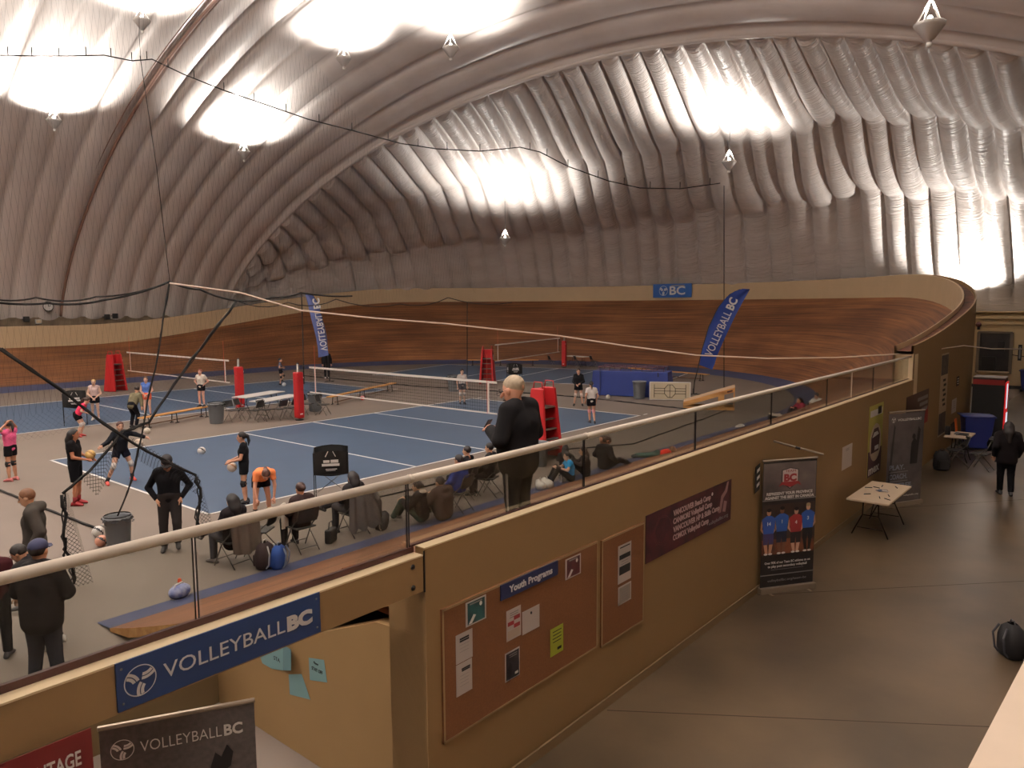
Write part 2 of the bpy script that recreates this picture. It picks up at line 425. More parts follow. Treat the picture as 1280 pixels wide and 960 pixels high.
# beam over the passage
b = MB(); b.box((-10.9, (YW+GY)/2+.005, (2.14+ZB-.006)/2), (14.16, abs(YW-GY)+.01, ZB-.006-2.14)); struct(b.build('wall_beam', m_wall), 'tan beam carrying the barrier over the passage')
b = MB(); b.box((-10.9, (YW+GY)/2+.004, ZB-.005), (14.16, abs(YW-GY)+.012, .012)); struct(b.build('trim_6', m_ledge), 'cream ledge capping the beam over the passage')
b = MB()
for z in (2.37, 2.2): b.ell((-3.93, YW-.002, z), (.022, .012, .022), 10, 6)
b.box((-3.81, YW-.004, 2.30), (.012, .010, .34))
struct(b.build('trim_7', m_dark), 'dark joint and two bolts at the end of the beam')
b = MB(); b.box((-10.9, GY+.02, ZB+.02), (14.16, .03, .05)); b.box((4.6, GY+.02, ZL+.006), (16.9, .03, .014)); struct(b.build('trim_8', m_red), 'dark red strip under the glass barrier')

# passage under the beam: side wall, closing wall, floor rubble
PX = -3.8
poly = [(PX, YW+.02, 0), (PX, -7.3, 0), (PX, -7.3, .40), (PX, -9.2, 1.34), (PX, -10.1, 1.70), (PX, -10.62, 1.74), (PX, YW+.02, 1.74)]
b = MB(); b.prism(poly, (.12, 0, 0)); struct(b.build('wall_passage', m_wall2), 'tan side wall of the passage under the track')
b = MB(); b.prism([(PX, YW+.02, 1.74), (PX, -10.5, 1.74), (PX, -10.5, 2.14), (PX, YW+.02, 2.14)], (.12, 0, 0)); struct(b.build('wall_passage_pier', m_wall2))
b = MB(); b.box((-8.4, -7.28, .42), (9.2, .12, .84)); struct(b.build('wall_passage_end', mat('passage_end_olive', (100, 82, 52), .7)), 'olive tan wall closing the end of the passage')
# timber seen through the slot at the top of the passage wall
slot = thing('timber_beam', 'weathered timber beam and pale board seen in the slot above the passage wall', 'timber', (PX+.1, -9.9, 1.7))
b = MB(); b.box((.14, 0, .02), (.12, 1.3, .05)); attach(b.build('beam', mat('rust_timber', (150, 88, 50), .8, c2=(96, 52, 30), vscale=5)), None) if False else b.build('lower_rail', mat('rust_timber', (150, 88, 50), .8, c2=(96, 52, 30), vscale=5), slot)
b = MB(); b.box((.24, -.05, .14), (.03, 1.15, .2)); b.build('board', mat('flaking_board', (214, 190, 168), .8, c2=(170, 116, 84), vscale=6), slot)
b = MB(); b.box((.12, -.1, .27), (.14, 1.1, .05)); b.box((.12, -.6, .12), (.1, .05, .28)); b.build('upper_rail', mat('rust_timber', (150, 88, 50)), slot)

# floors
b = MB(); b.box((8, 9.5, -.1), (80, 90, .2)); struct(b.build('floor', m_floor), 'grey tan infield floor')
b = MB(); b.box((12, -18.2, -.095), (64, 14.94, .2)); struct(b.build('floor_concourse', m_conc), 'polished concrete concourse floor')
b = MB()
for p, q in [((3.0, -10.8), (9.0, -16.5)), ((-1.2, -10.8), (3.5, -17.6)), ((9.2, -10.9), (16.8, -17)), ((20, -12), (30, -18))]:
    a = Vector((*p, .0065)); c = Vector((*q, .0065)); d = (c-a).normalized().cross(Vector((0, 0, 1)))*.008
    b.add([a-d, c-d, c+d, a+d], [(0, 1, 2, 3)])
struct(b.build('floor_joint', mat('floor_joint_dark', (58, 48, 38), .8)), 'dark saw cut joints in the concrete')
b = MB(); b.box((4.8, YW-.03, .055), (17.2, .02, .11)); struct(b.build('baseboard_near', mat('baseboard_olive', (118, 96, 68), .6)), 'low dull tan baseboard')

# courts
def court(x0, y0, along_x, name, label):
    Lx, Ly = (18, 9) if along_x else (9, 18)
    b = MB(); b.add([(x0, y0, .006), (x0+Lx, y0, .006), (x0+Lx, y0+Ly, .006), (x0, y0+Ly, .006)], [(0, 1, 2, 3)])
    o = b.build(name, m_court); struct(o, label)
    b = MB(); w = .035
    def ln(ax, ay, bx, by):
        b.box(((ax+bx)/2, (ay+by)/2, .0075), (abs(bx-ax)+2*w, abs(by-ay)+2*w, .003))
    ln(x0, y0, x0+Lx, y0); ln(x0, y0+Ly, x0+Lx, y0+Ly); ln(x0, y0, x0, y0+Ly); ln(x0+Lx, y0, x0+Lx, y0+Ly)
    for t in (6, 9, 12):
        if along_x: ln(x0+t, y0, x0+t, y0+Ly)
        else: ln(x0, y0+t, x0+Lx, y0+t)
    if along_x:
        for yy in (y0-.5, y0+Ly+.5):
            b.box((x0+Lx+.45, yy*0+(y0 if yy < y0 else y0+Ly), .0075), (.3, .06, .003))
    b.build('court_lines', m_line, o)
    return o
court(0, 0, True, 'floor_court', 'blue main volleyball court with white lines')
court(0, 15.0, True, 'floor_court', 'blue volleyball court at the far side of the infield')
c3 = court(-4.5, -9, False, 'floor_court', 'blue volleyball court in the bend with its net running across')
C3 = (29.4, 14.6); A3 = R_(13)
c3.location = (*C3, 0); c3.rotation_euler = (0, 0, A3)

# end wall of the building at the far end of the concourse
EX = 37.6
b = MB(); b.box((EX+.15, -14.5, 1.95), (.3, 21, 3.9)); struct(b.build('wall_end', m_endwall), 'cream end wall of the building under the dome')
b = MB(); b.box((EX-.1, -14.5, 3.62), (.24, 21, .16)); b.box((EX-.06, -14.5, 3.30), (.14, 21, .10)); b.box((EX-.1, -14.5, 3.9), (.5, 21, .06)); struct(b.build('trim_9', m_endwall), 'cream ring beam and pipe rail along the end wall')
b = MB(); b.box((EX-.04, -14.5, .08), (.06, 21, .16)); struct(b.build('baseboard_end', m_black))
# far side low wall under the dome and far surface
b = MB(); b.box((0, 38.6, 1.9), (60, .3, 3.8)); struct(b.build('wall_back', mat('back_wall_grime', (120, 104, 84), .8, c2=(80, 68, 54), vscale=2)), 'grimy low wall behind the far straight')

# ================================================================ DOME
TH = [(-24, -97), (-16, -84), (-11.6, -66), (-8.5, -55), (-4.4, -40), (3.8, 0), (11, 21), (18.9, 39), (28, 62), (36, 84), (38.5, 90)]
def hwid(y): return 33.5 if y > 5 else 28.0
def Hx(x): return 22.0 if x < 0 else 22-6.3*min(1, x/22)**1.6
def barrel(x, y):
    u = (y-5)/hwid(y); return 3.8+(Hx(x)-3.8)*max(0.0, 1-u*u)**.72
BT = [(-23, 38.2, -24), (-16, 38.4, -17), (-11.6, 38.2, -12.2), (-8.5, 37.9, -8.7), (-4.4, 39.6, -3.2), (-.5, 43.2, 4.0), (3.8, 45.3, 12.6), (11, 43.6, 22.1), (18.9, 39.3, 29.3), (28, 31.9, 35.3), (36, 22.8, 38.1), (38.5, 22.0, 38.3)]
def cap_pt(y, phi):
    bx = float(np.interp(y, [t[0] for t in BT], [t[1] for t in BT])); by = float(np.interp(y, [t[0] for t in BT], [t[2] for t in BT]))
    zs = barrel(22, y); s, c = math.sin(phi), math.cos(phi)
    return Vector((22+(bx-22)*s, y+(by-y)*s, 3.86+(zs-3.86)*c**1.2))
# barrel with ribs running across the hall
def puff(t, p=.55): return abs(math.sin(math.pi*t))**p
SP = 1.36
Xs = []; x = -26.0
while x <= 22.001: Xs.append(x); x += SP/10
Ys = [5+(33.5 if math.sin(q) > 0 else 28.0)*math.sin(q) for q in [R_(-90+180*i/110) for i in range(111)]]
P = []; UV = []
rnd = random.Random(3)
amp = [(.18+.12*rnd.random()) for _ in range(60)]
for x in Xs:
    k = int((x+26.0001)//SP); t = ((x+26.0001) % SP)/SP
    row = []
    for y in Ys:
        z = barrel(x, y)
        e = .1; n = Vector((-(barrel(x+e, y)-barrel(x-e, y))/(2*e), -(barrel(x, min(38.4, y+e))-barrel(x, max(-22.9, y-e)))/(2*e), 1)).normalized()
        d = amp[k]*puff(t)*(1+.08*math.sin(y*.4+k*1.7))
        p = Vector((x, y, z)) - n*d; row.append(p); UV.append((x, y*1.1+z*.3))
    P.append(row)
m_liner = liner('dome_liner_barrel', 1.2, .25, (1.0, .25, 1)); m_quilt = liner('dome_liner_quilt', 2.2, 1.0, (.45, 3.0, 1))
b = MB(); b.grid(P); o = b.build('ceiling', m_liner, smooth=True, fixn=False)
def setuv(o, UV):
    u = o.data.uv_layers.new(name='UVMap')
    idx = np.zeros(len(o.data.loops), dtype=np.int32); o.data.loops.foreach_get('vertex_index', idx)
    u.data.foreach_set('uv', np.array(UV, dtype=np.float32)[idx].ravel())
setuv(o, UV); struct(o, 'white ribbed vault of the air supported dome')
# quilted end cap: tubes from the seam down to the rim, tucked in at two seams
yb = [38.45]
while yb[-1] > -22.8:
    y = yb[-1]; sp = float(np.interp(y, [-12, -4, 8, 20, 30, 38], [.95, .9, 1.12, 1.5, 1.6, 1.5])); yb.append(y-sp)
PH = [0, 29, 51, 90]
P = []; UV = []
rnd = random.Random(5); ti = 0
for a, c in zip(yb[:-1], yb[1:]):
    j = rnd.random()*.12
    for q in range(10 if c != yb[-1] else 11):
        t = q/10; y = a+(c-a)*t; row = []
        for i in range(91):
            ph = i; seg = 0
            off = 4*math.sin(y*.12)+3*math.sin(a*1.9)
            b1, b2 = PH[1]+off*.5-(2 if y > 15 else 0), PH[2]+off*.6
            if ph < b1: s = ph/b1; A = .55
            elif ph < b2: s = (ph-b1)/(b2-b1); A = .62
            else: s = (ph-b2)/(90-b2); A = .70
            p = cap_pt(y, R_(ph)); e = 1.5
            du = cap_pt(y+.15, R_(ph))-cap_pt(y-.15, R_(ph)); dv = cap_pt(y, R_(min(90, ph+e)))-cap_pt(y, R_(max(0, ph-e)))
            n = dv.cross(du); n = n.normalized() if n.length > 1e-6 else Vector((0, 0, -1))
            cen = Vector((15, 8, 4))-p
            if n.dot(cen) < 0: n = -n
            # bulge of the tube, and the sag of each section: fullest in its lower half
            sag = A*(math.sin(math.pi*min(1, s)**1.5)**.8 if 0 < s < 1 else 0)
            d = (.04+.50*puff(t, .5))*(.55+.45*math.sin(math.pi*s)**.5 if 0 < s < 1 else .5) + sag*.62 + j*puff(t)
            d *= 1-.97*(ph/90)**5
            if ph == 0 or y > 38.3 or y < -22.6: d = 0
            row.append(p + n*d); UV.append((y/1.2, ph*.45))
        P.append(row)
b = MB(); b.grid(P); o = b.build('ceiling_end', m_quilt, smooth=True, fixn=False); setuv(o, UV); struct(o, 'quilted white end of the dome hanging in puffed tubes')
# rope seam where the quilt meets the vault
b = MB(); b.tube([Vector((21.95, y, barrel(22, y)-.12)) for y in Ys[2:-2]], .16, 8); struct(b.build('trim_10', m_liner, smooth=True), 'rolled seam between vault and quilted end')
b = MB(); b.tube([Vector((10.75, y, barrel(10.75, y)-.22)) for y in Ys[2:-2]], .08, 6); b.tube([Vector((10.35, y, barrel(10.35, y)-.25)) for y in Ys[2:-2]], .03, 6)
struct(b.build('trim_11', mat('seam_brown', (140, 108, 94), .7), smooth=True), 'brown stitched seams on two ribs of the vault')
# opening side behind the photographer stays closed by the gallery wall
b = MB(); b.box((5, -25.4, 3), (70, .3, 6)); struct(b.build('wall_gallery', m_endwall))

# ================================================================ LAMPS
m_refl = mat('lamp_reflector_grey', (206, 202, 198), .4, .3)
def uplight(pos, fac, label, vis=True, s=1.0):
    x, y, z = pos
    if vis:
        t = thing('hanging_uplight', label, 'lamp', pos, 0, 'hanging dome uplights')
        b = MB(); b.lathe([(.05*s, -.42*s), (.07*s, -.36*s), (.12*s, -.34*s), (.33*s, -.05*s), (.36*s, .02*s), (.34*s, .04*s), (.30*s, -.02*s), (.02, -.22*s)], n=16, cap=False); b.build('reflector', m_refl, t, smooth=True)
        b = MB(); b.lathe([(.045*s, -.52*s), (.06*s, -.5*s), (.06*s, -.42*s)], n=10); b.build('ballast_cap', m_white, t, smooth=True)
        b = MB(); 
        for k in range(4):
            q = math.pi/4+k*math.pi/2; b.tube([(.33*s*math.cos(q), .33*s*math.sin(q), .02*s), (0, 0, .62*s)], .018*s, 6)
        b.build('hanger_frame', m_white, t)
        top = (barrel(x, y) if x < 22 else z+2.6)
        if z < 5: top = z+1.0
        b = MB(); b.tube([(0, 0, .6*s), (0, 0, max(.9, top-z-.1))], .012, 5); b.build('suspension_wire', m_dark, t)
        b = MB(); b.ell((0, 0, .12*s), (.07*s, .07*s, .1*s), 10, 7); b.build('bulb', mat('bulb_glow', (255, 250, 240), .5, emit=((255, 244, 230), 25)), t, smooth=True)
    ld = bpy.data.lights.new('uplight_beam', 'SPOT'); ld.energy = LAMP_W*fac; ld.spot_size = R_(150); ld.spot_blend = .55; ld.shadow_soft_size = .25
    ld.color = (1, .93, .86)
    lo = bpy.data.objects.new('uplight_beam', ld); COL.objects.link(lo); lo.rotation_euler = (math.pi, 0, 0)
    if vis: lo.parent = t; lo.location = (0, 0, .3*s)
    else: lo.location = (x, y, z+.3)
LL = ['white cone uplight hanging at the far left of the dome', 'white cone uplight hanging between the left bright spots', 'white cone uplight hanging high left of the centre seam',
      'white cone uplight cut by the top edge, nearest the centre', 'grey cone uplight at the top edge on the left', 'small uplight hanging low before the quilted end, left of the tall feather flag',
      'uplight hanging before the right half of the quilted end', 'largest nearest cone uplight at the top right', 'uplight standing in the bright glare behind the bend wall']
for (p, f), l in zip(LAMPS, LL): uplight(p, f, l, True, 1.0 if p[0] != 12.0 else .95)
for p, f in HIDDEN_LAMPS: uplight(p, f, '', False)
# ================================================================ GLASS BARRIER
POSTX = [-8.5, -5.62, -3.86, -1.38, 1.2, 3.85, 6.6, 8.15, 9.75, 12.95]
t = thing('glass_barrier', 'glass balustrade with a white tube handrail along the top of the tan wall', 'railing', (4, GY, 2.5))
b = MB(); zr = 3.05
pts = [(-18, GY-.01, zr), (-3.86, GY-.01, zr)]; b.tube([(p[0]-4, p[1]-GY, p[2]-2.5) for p in pts], .034, 14)
b.tube([(-3.86-4, -.01, zr-2.5), (-1.4-4, -.01, zr-2.5)], .033, 14); b.tube([(-1.41-4, -.01, zr-2.5), (13.0-4, -.01, zr-2.49)], .031, 14)
for x in (-3.86, -1.4): b.tube([(x-4.015, -.01, zr-2.5), (x-3.985, -.01, zr-2.5)], .037, 14)
b.build('handrail', m_rail, t, smooth=True)
xs = POSTX
allx = [-18, -15.5, -13, -10.8] + xs
for i in range(len(allx)-1):
    x0, x1 = allx[i]+.012, allx[i+1]-.012; z0 = 2.46 if x1 < -3.8 else 2.5
    b = MB(); b.box(((x0+x1)/2-4, .025, (z0+3.02)/2-2.5), (x1-x0, .01, 3.02-z0)); b.build('glass_pane', m_glass, t)
for x in xs[:-1]:
    b = MB(); z0 = 2.46 if x < -3.8 else 2.5
    b.box((x-4-.010, .025, (z0+3.03)/2-2.5), (.005, .013, 3.03-z0)); b.box((x-4+.010, .025, (z0+3.03)/2-2.5), (.005, .013, 3.03-z0)); b.build('post', m_dark if x not in (8.15,) else m_rail, t)

# ================================================================ SIGNS ON THE WALL
def WPx(u, v): p = onY(u, v, YW); return p.x, p.z
def wrect(tl, tr, br, bl):
    a, b_, c, d = WPx(*tl), WPx(*tr), WPx(*br), WPx(*bl)
    return (a[0]+d[0])/2, (c[1]+d[1])/2, (b_[0]+c[0])/2, (a[1]+b_[1])/2     # x0 z0 x1 z1
def panel(name, label, cat, r, col, th=.012, rough=.6, off=0.0, group=None, border=None, c2=None, vs=4):
    x0, z0, x1, z1 = r; t = thing(name, label, cat, ((x0+x1)/2, YW-off, z0), 0, group)
    m = col if not isinstance(col, tuple) else mat('sheet_%d_%d_%d' % col, col, rough, c2=c2, vscale=vs)
    w, h = x1-x0, z1-z0
    b = MB(); b.box((0, -th/2-.001, h/2), (w, th, h)); b.build('backing' if border is None else 'sheet', m, t)
    if border:
        b = MB(); q = border[1]
        b.box((0, -th-.002, q/2), (w, .002, q)); b.box((0, -th-.002, h-q/2), (w, .002, q)); b.box((-w/2+q/2, -th-.002, h/2), (q, .002, h)); b.box((w/2-q/2, -th-.002, h/2), (q, .002, h))
        b.build('border', border[0], t)
    return t, w, h, th
def loc_frame(t, th, x, z, k=1): return frame((t.location.x+x, t.location.y-th-.0015*k-.001, t.location.z+z), (1, 0, 0), (0, 0, 1))
m_ink = mat('print_black', (22, 20, 22), .7); m_pw = mat('print_white', (226, 224, 222), .7); m_pg = mat('print_grey', (130, 128, 128), .7)
m_bluesign = mat('banner_blue', (26, 52, 98), .55, var=.05); m_paper = mat('paper_white', (190, 180, 176), .8)
def lines(t, th, x0, x1, z, n, dz, m, h=.006, jit=.15, name='printed_lines', k=1):
    b = MB(); rn = random.Random(n*7+int(abs(x0)*1000)); M = loc_frame(t, th, 0, 0, k)
    for i in range(n):
        w = (x1-x0)*(1-jit*rn.random()); cx = (x0+x1)/2
        b.prism([M @ Vector((cx-w/2, z-i*dz, 0)), M @ Vector((cx+w/2, z-i*dz, 0)), M @ Vector((cx+w/2, z-i*dz+h, 0)), M @ Vector((cx-w/2, z-i*dz+h, 0))], (0, -.0008, 0))
    return attach(b.build(name, m), t)
def patch(t, th, x0, z0, x1, z1, m, name, k=1): return flat(rect(x0, z0, x1, z1), loc_frame(t, th, 0, 0, k), m, name, t, d=.001)

# big blue banner on the beam
r = wrect((143, 829), (399, 740), (399, 792), (146, 887)); 
t, w, h, th = panel('club_banner', 'long blue banner with a white ball emblem on the beam over the passage', 'banner', r, m_bluesign, .012)
ball_logo(.135*h/.42, loc_frame(t, th, -w/2+.19*h/.42, h*.50, 1), m_pw, t, 0.001)
tt = text('VOLLEYBALL', h*.46, loc_frame(t, th, -w/2+h*.92, h*.34), m_pw, parent=t, fit=(w-h*1.08)*.775, bold=0)
text('BC', h*.46, loc_frame(t, th, -w/2+h*.92+(w-h*1.08)*.79, h*.34), m_pw, parent=t, fit=(w-h*1.08)*.19, bold=.008)
b = MB()
for sx in (-1, 1):
    for z in (.04, h-.04): b.ell((sx*(w/2-.03), -th-.002, z), (.008, .004, .008), 8, 5)
b.build('screws', m_grey, t)

# cork boards
m_cork = mat('cork', (118, 74, 40), .85, c2=(106, 65, 34), vscale=60, bump=.1, bscale=90)
m_frame = mat('board_frame', (150, 124, 88), .5)
r1 = wrect((551, 760), (745, 677), (745, 812), (552, 925)); r1 = (r1[0], r1[1], r1[2], r1[3])
panel('cork_board', 'larger cork notice board under the blue Youth Programs sign', 'notice board', r1, m_cork, .02, border=(m_frame, .02))
r2 = wrect((750, 673), (803, 655), (803, 776), (750, 808))
panel('cork_board', 'narrow cork notice board beside the dark red camp banner', 'notice board', r2, m_cork, .02, border=(m_frame, .02))
CK = .0225
r = wrect((622, 731), (694, 700), (694, 718), (623, 749))
t, w, h, th = panel('programs_sign', 'navy sign lettered Youth Programs on the cork board', 'sign', r, (30, 38, 76), .012, off=CK)
text('Youth Programs', h*.62, loc_frame(t, th, -w*.37, h*.30), m_pw, parent=t, fit=w*.76, bold=.003)

def posterA(r, label, c1, c2):
    t, w, h, th = panel('flyer', label, 'poster', r, m_paper, .002, off=CK)
    patch(t, th, -w*.42, h*.06, w*.42, h*.94, mat('flyer_%d_%d_%d' % c1, c1, .6, c2=c2, vscale=8), 'picture')
    flat([(-w*.38, h*.08), (-w*.22, h*.08), (-w*.02, h*.36), (-w*.14, h*.42)], loc_frame(t, th, 0, 0, 2), m_pw, 'figure_print', t, .0008)
    flat([(w*.22+.018*math.cos(i*.7), h*.74+.02*math.sin(i*.7)) for i in range(9)], loc_frame(t, th, 0, 0, 2), m_pw, 'ball_print', t, .0008)
    lines(t, th, -w*.32, w*.3, h*.84, 1, .02, m_pg, .012, k=2)
posterA(wrect((579, 752), (605, 743), (605, 771), (580, 784)), 'small teal and black flyer at the top left of the cork board', (38, 92, 92), (20, 40, 46))
posterA(wrect((704, 699), (723, 691), (724, 715.5), (704.5, 724.5)), 'small maroon flyer right of the Youth Programs sign', (98, 40, 44), (56, 22, 30))
def paperp(r, label, col=None, off=CK, name='notice_paper', cat='paper'):
    return panel(name, label, cat, r, col or m_paper, .002, off=off)
t, w, h, th = paperp(wrect((567, 794), (588, 784), (588, 819), (567.5, 831)), 'upper of the two tall white notices stacked at the left of the cork board')
lines(t, th, -w*.3, w*.3, h*.78, 2, .02, m_ink, .016); lines(t, th, -w*.3, w*.3, h*.6, 3, .03, m_pg, .002, name='fine_print')
t, w, h, th = paperp(wrect((567.5, 832), (588, 820), (587, 860), (568, 871)), 'lower of the two tall white notices stacked at the left of the cork board')
lines(t, th, -w*.2, w*.4, h*.78, 2, .016, m_ink, .014); lines(t, th, -w*.3, w*.3, h*.6, 4, .03, m_pg, .002, name='fine_print')
t, w, h, th = paperp(wrect((630, 763), (648, 756), (649, 794), (631, 800)), 'flyer with a red and white checked middle on the cork board')
lines(t, th, -w*.3, w*.35, h*.86, 3, .02, m_pg, .008)
mr = mat('print_red', (140, 40, 44), .7)
for i in range(2):
    for j in range(3):
        if (i+j) % 2: patch(t, th, -w*.42+i*w*.42, h*.35+j*h*.13, -w*.42+(i+1)*w*.42, h*.35+(j+1)*h*.13, mr, 'colour_block')
patch(t, th, -w*.42, h*.06, w*.42, h*.32, mat('print_tan', (186, 168, 150), .8), 'footer')
t, w, h, th = paperp(wrect((649.5, 764), (671.5, 755), (672, 782), (651, 793)), 'square nearly blank white sheet pinned right of the checked flyer')
b = MB(); b.ell((0, -.006, h*.8), (.012, .008, .014), 8, 6); b.build('push_pin', m_ink, t)
t, w, h, th = paperp(wrect((628, 816), (647, 807.5), (647, 843), (629.5, 851)), 'dark flyer with a white border low on the cork board')
patch(t, th, -w*.44, h*.04, w*.44, h*.95, mat('print_charcoal', (44, 38, 46), .6, c2=(26, 24, 28), vscale=9), 'picture'); lines(t, th, -w*.25, w*.3, h*.86, 2, .02, m_pg, .006, k=2)
flat([(-w*.3, h*.1), (-w*.1, h*.08), (-w*.05, h*.5), (-w*.18, h*.62), (-w*.34, h*.4)], loc_frame(t, th, 0, 0, 2), m_ink, 'figure_print', t, .0008); patch(t, th, w*.15, h*.12, w*.36, h*.2, m_pw, 'emblem', 2)
t, w, h, th = paperp(wrect((685, 786), (701, 779), (702, 812), (686, 820)), 'yellow green notice at the lower right of the cork board', (168, 176, 58))
lines(t, th, -w*.35, w*.35, h*.84, 4, .035, m_ink, .008, name='notice_text'); patch(t, th, w*.02, h*.14, w*.34, h*.24, m_ink, 'stamp')
t, w, h, th = paperp(wrect((769.5, 682.5), (786, 676), (787, 721), (771, 730)), 'tall white notice with two dark pictures on the narrow cork board')
lines(t, th, -w*.4, w*.4, h*.92, 1, .02, m_ink, .012); patch(t, th, -w*.42, h*.62, w*.42, h*.74, m_ink, 'picture'); patch(t, th, -w*.42, h*.22, w*.42, h*.44, m_ink, 'picture'); lines(t, th, -w*.3, w*.3, h*.55, 3, .03, m_pg, .006, name='fine_print')
t, w, h, th = paperp(wrect((769.5, 734), (786, 726), (787, 747), (771, 757)), 'small square grey certificate under the tall notice')
patch(t, th, -w*.42, h*.08, w*.42, h*.92, mat('print_grey_paper', (150, 140, 130), .8, var=.1, vscale=20), 'picture'); lines(t, th, -w*.3, w*.3, h*.75, 6, .03, m_pg, .005, k=2)

# dark red camp banner
r = wrect((806, 644), (913, 600), (913, 649), (807, 704))
t, w, h, th = panel('camp_banner', 'dark red banner listing four volleyball camps', 'banner', r, m_dark, .006)
patch(t, th, -w*.5, 0, w*.5, h, mat('banner_maroon', (84, 34, 40), .6, c2=(44, 22, 30), vscale=5), 'printed_face', 1)
for i, s in enumerate(['VANCOUVER Beach Camp', 'CANMORE Volleyball Camp', 'VANCOUVER HP & Skills Camp', 'COMOX Volleyball Camp']):
    text(s, h*.17, loc_frame(t, th, -w*.22, h*(.74-.18*i), 3), m_pg if False else mat('print_rose', (196, 170, 170), .7), parent=t, fit=w*[.44, .46, .56, .42][i], bold=.003)
M = loc_frame(t, th, 0, 0, 3); mf = mat('print_figure', (150, 118, 118), .7)
flat([(w*.33, h*.30), (w*.36, h*.30), (w*.39, h*.62), (w*.44, h*.74), (w*.46, h*.98), (w*.44, h*.98), (w*.41, h*.8), (w*.36, h*.7)], M, mf, 'player_print', t, .0008)
flat([(w*.38, h*.3), (w*.42, h*.26), (w*.44, h*.5), (w*.40, h*.55)], M, mf, 'player_print', t, .0008)
flat([(w*.24+.025*math.cos(i*.8), h*.84+.025*math.sin(i*.8)) for i in range(8)], M, m_pw, 'ball_print', t, .0008)
text('volleyballbc.org', h*.12, loc_frame(t, th, w*.20, h*.12, 3), m_pg, parent=t, fit=w*.26)
b = MB()
for k in range(5):
    q = [(-w*.34+w*.10*math.cos(a+k)*(1-k*.12), h*.5+h*.36*math.sin(a+k)*(1-k*.1)) for a in [i*.25 for i in range(9)]]
    for (x0, y0), (x1, y1) in zip(q[:-1], q[1:]): b.tube([M @ Vector((x0, y0, 0)), M @ Vector((x1, y1, 0))], .0015, 4)
attach(b.build('swirl_print', mat('print_maroon_light', (110, 60, 62), .7)), t)

# posters further down the wall
r = wrect((1084.6, 510), (1103, 502), (1102, 587), (1085, 596))
t, w, h, th = panel('ball_poster', 'tall green poster with a dark ball in a pale oval', 'poster', r, (178, 172, 84), .004)
patch(t, th, -w*.42, h*.84, w*.42, h*.93, m_pw, 'header'); patch(t, th, w*.1, h*.85, w*.36, h*.96, m_dark, 'emblem', 2)
patch(t, th, -w*.48, 0, w*.48, h*.36, mat('print_plum', (72, 44, 52), .6), 'lower_field')
flat([(w*.40*math.cos(i*.314), h*.46+h*.27*math.sin(i*.314)) for i in range(20)], loc_frame(t, th, 0, 0, 2), mat('print_ivory', (206, 192, 168), .7), 'oval', t, .0008)
flat([(-w*.30, h*.32), (w*.24, h*.32), (w*.30, h*.55), (w*.16, h*.66), (-w*.12, h*.66), (-w*.30, h*.55)], loc_frame(t, th, 0, 0, 3), mat('print_plum', (72, 44, 52)), 'ball_print', t, .0008)
flat([(-w*.24, h*.54), (w*.22, h*.56), (w*.12, h*.61), (-w*.12, h*.61)], loc_frame(t, th, 0, 0, 4), m_pw, 'ball_highlight', t, .0008)
patch(t, th, -w*.05, h*.35, w*.22, h*.41, m_pw, 'emblem', 4)
text('mex', h*.17, loc_frame(t, th, -w*.40, h*.03, 3), m_pw, parent=t, fit=w*.75, bold=.008)
t, w, h, th = paperp(wrect((1052, 558.5), (1064, 555.5), (1065.5, 582), (1053, 587)), 'faint white sheet taped to the wall behind the folding table', off=0)
lines(t, th, -w*.2, w*.2, h*.84, 2, .03, m_pg, .012)
r = wrect((1132, 497), (1160, 486), (1160, 527), (1132, 541))
t, w, h, th = panel('hall_banner', 'dark brown banner with pale bars behind the grey banner stand', 'banner', r, (66, 42, 36), .004)
for i in range(3): patch(t, th, w*(-.02+.10*i), h*(.74-.17*i), w*.46, h*(.84-.17*i), m_pg, 'text_bar')
flat([(w*.3, 0), (w*.5, 0), (w*.5, h*.5), (w*.4, h*.4)], loc_frame(t, th, 0, 0, 1), mr, 'red_corner', t, .0008)
r = wrect((1175.5, 443), (1185, 440), (1181, 545), (1172, 550))
r = (WPx(1174, 500)[0], WPx(1172, 549)[1]+.05, WPx(1183, 500)[0], WPx(1176, 443)[1])
t, w, h, th = panel('wall_scroll', 'tall narrow scroll of dark picture and pale lettering high on the wall', 'poster', r, (176, 156, 128), .004)
patch(t, th, -w*.46, h*.74, w*.46, h*.98, mat('print_brown_photo', (96, 84, 76), .7, c2=(60, 54, 52), vscale=6), 'picture'); patch(t, th, -w*.46, h*.02, w*.46, h*.28, mat('print_brown_photo', (96, 84, 76)), 'picture')
for i in range(6): patch(t, th, -w*.15+(i % 2)*w*.1, h*(.66-.06*i), w*.2+(i % 2)*w*.1, h*(.69-.06*i), m_ink, 'letter_stroke', 2)
r = (WPx(1195.5, 476)[0], WPx(1195, 483)[1], WPx(1198.5, 476)[0], WPx(1196, 471)[1])
t, w, h, th = panel('door_plate', 'small black plate with white letters on the wall beyond the scroll', 'sign', r, m_ink, .01)
lines(t, th, -w*.3, w*.3, h*.7, 3, h*.25, m_pw, h*.1)
r = (WPx(1189.5, 508)[0], WPx(1190, 517)[1], WPx(1195, 508)[0], WPx(1192, 499)[1])
t, w, h, th = panel('wall_notice', 'pale notice low on the wall above the far table', 'paper', r, m_paper, .004)
lines(t, th, -w*.3, w*.3, h*.8, 4, h*.15, m_pg, h*.03)

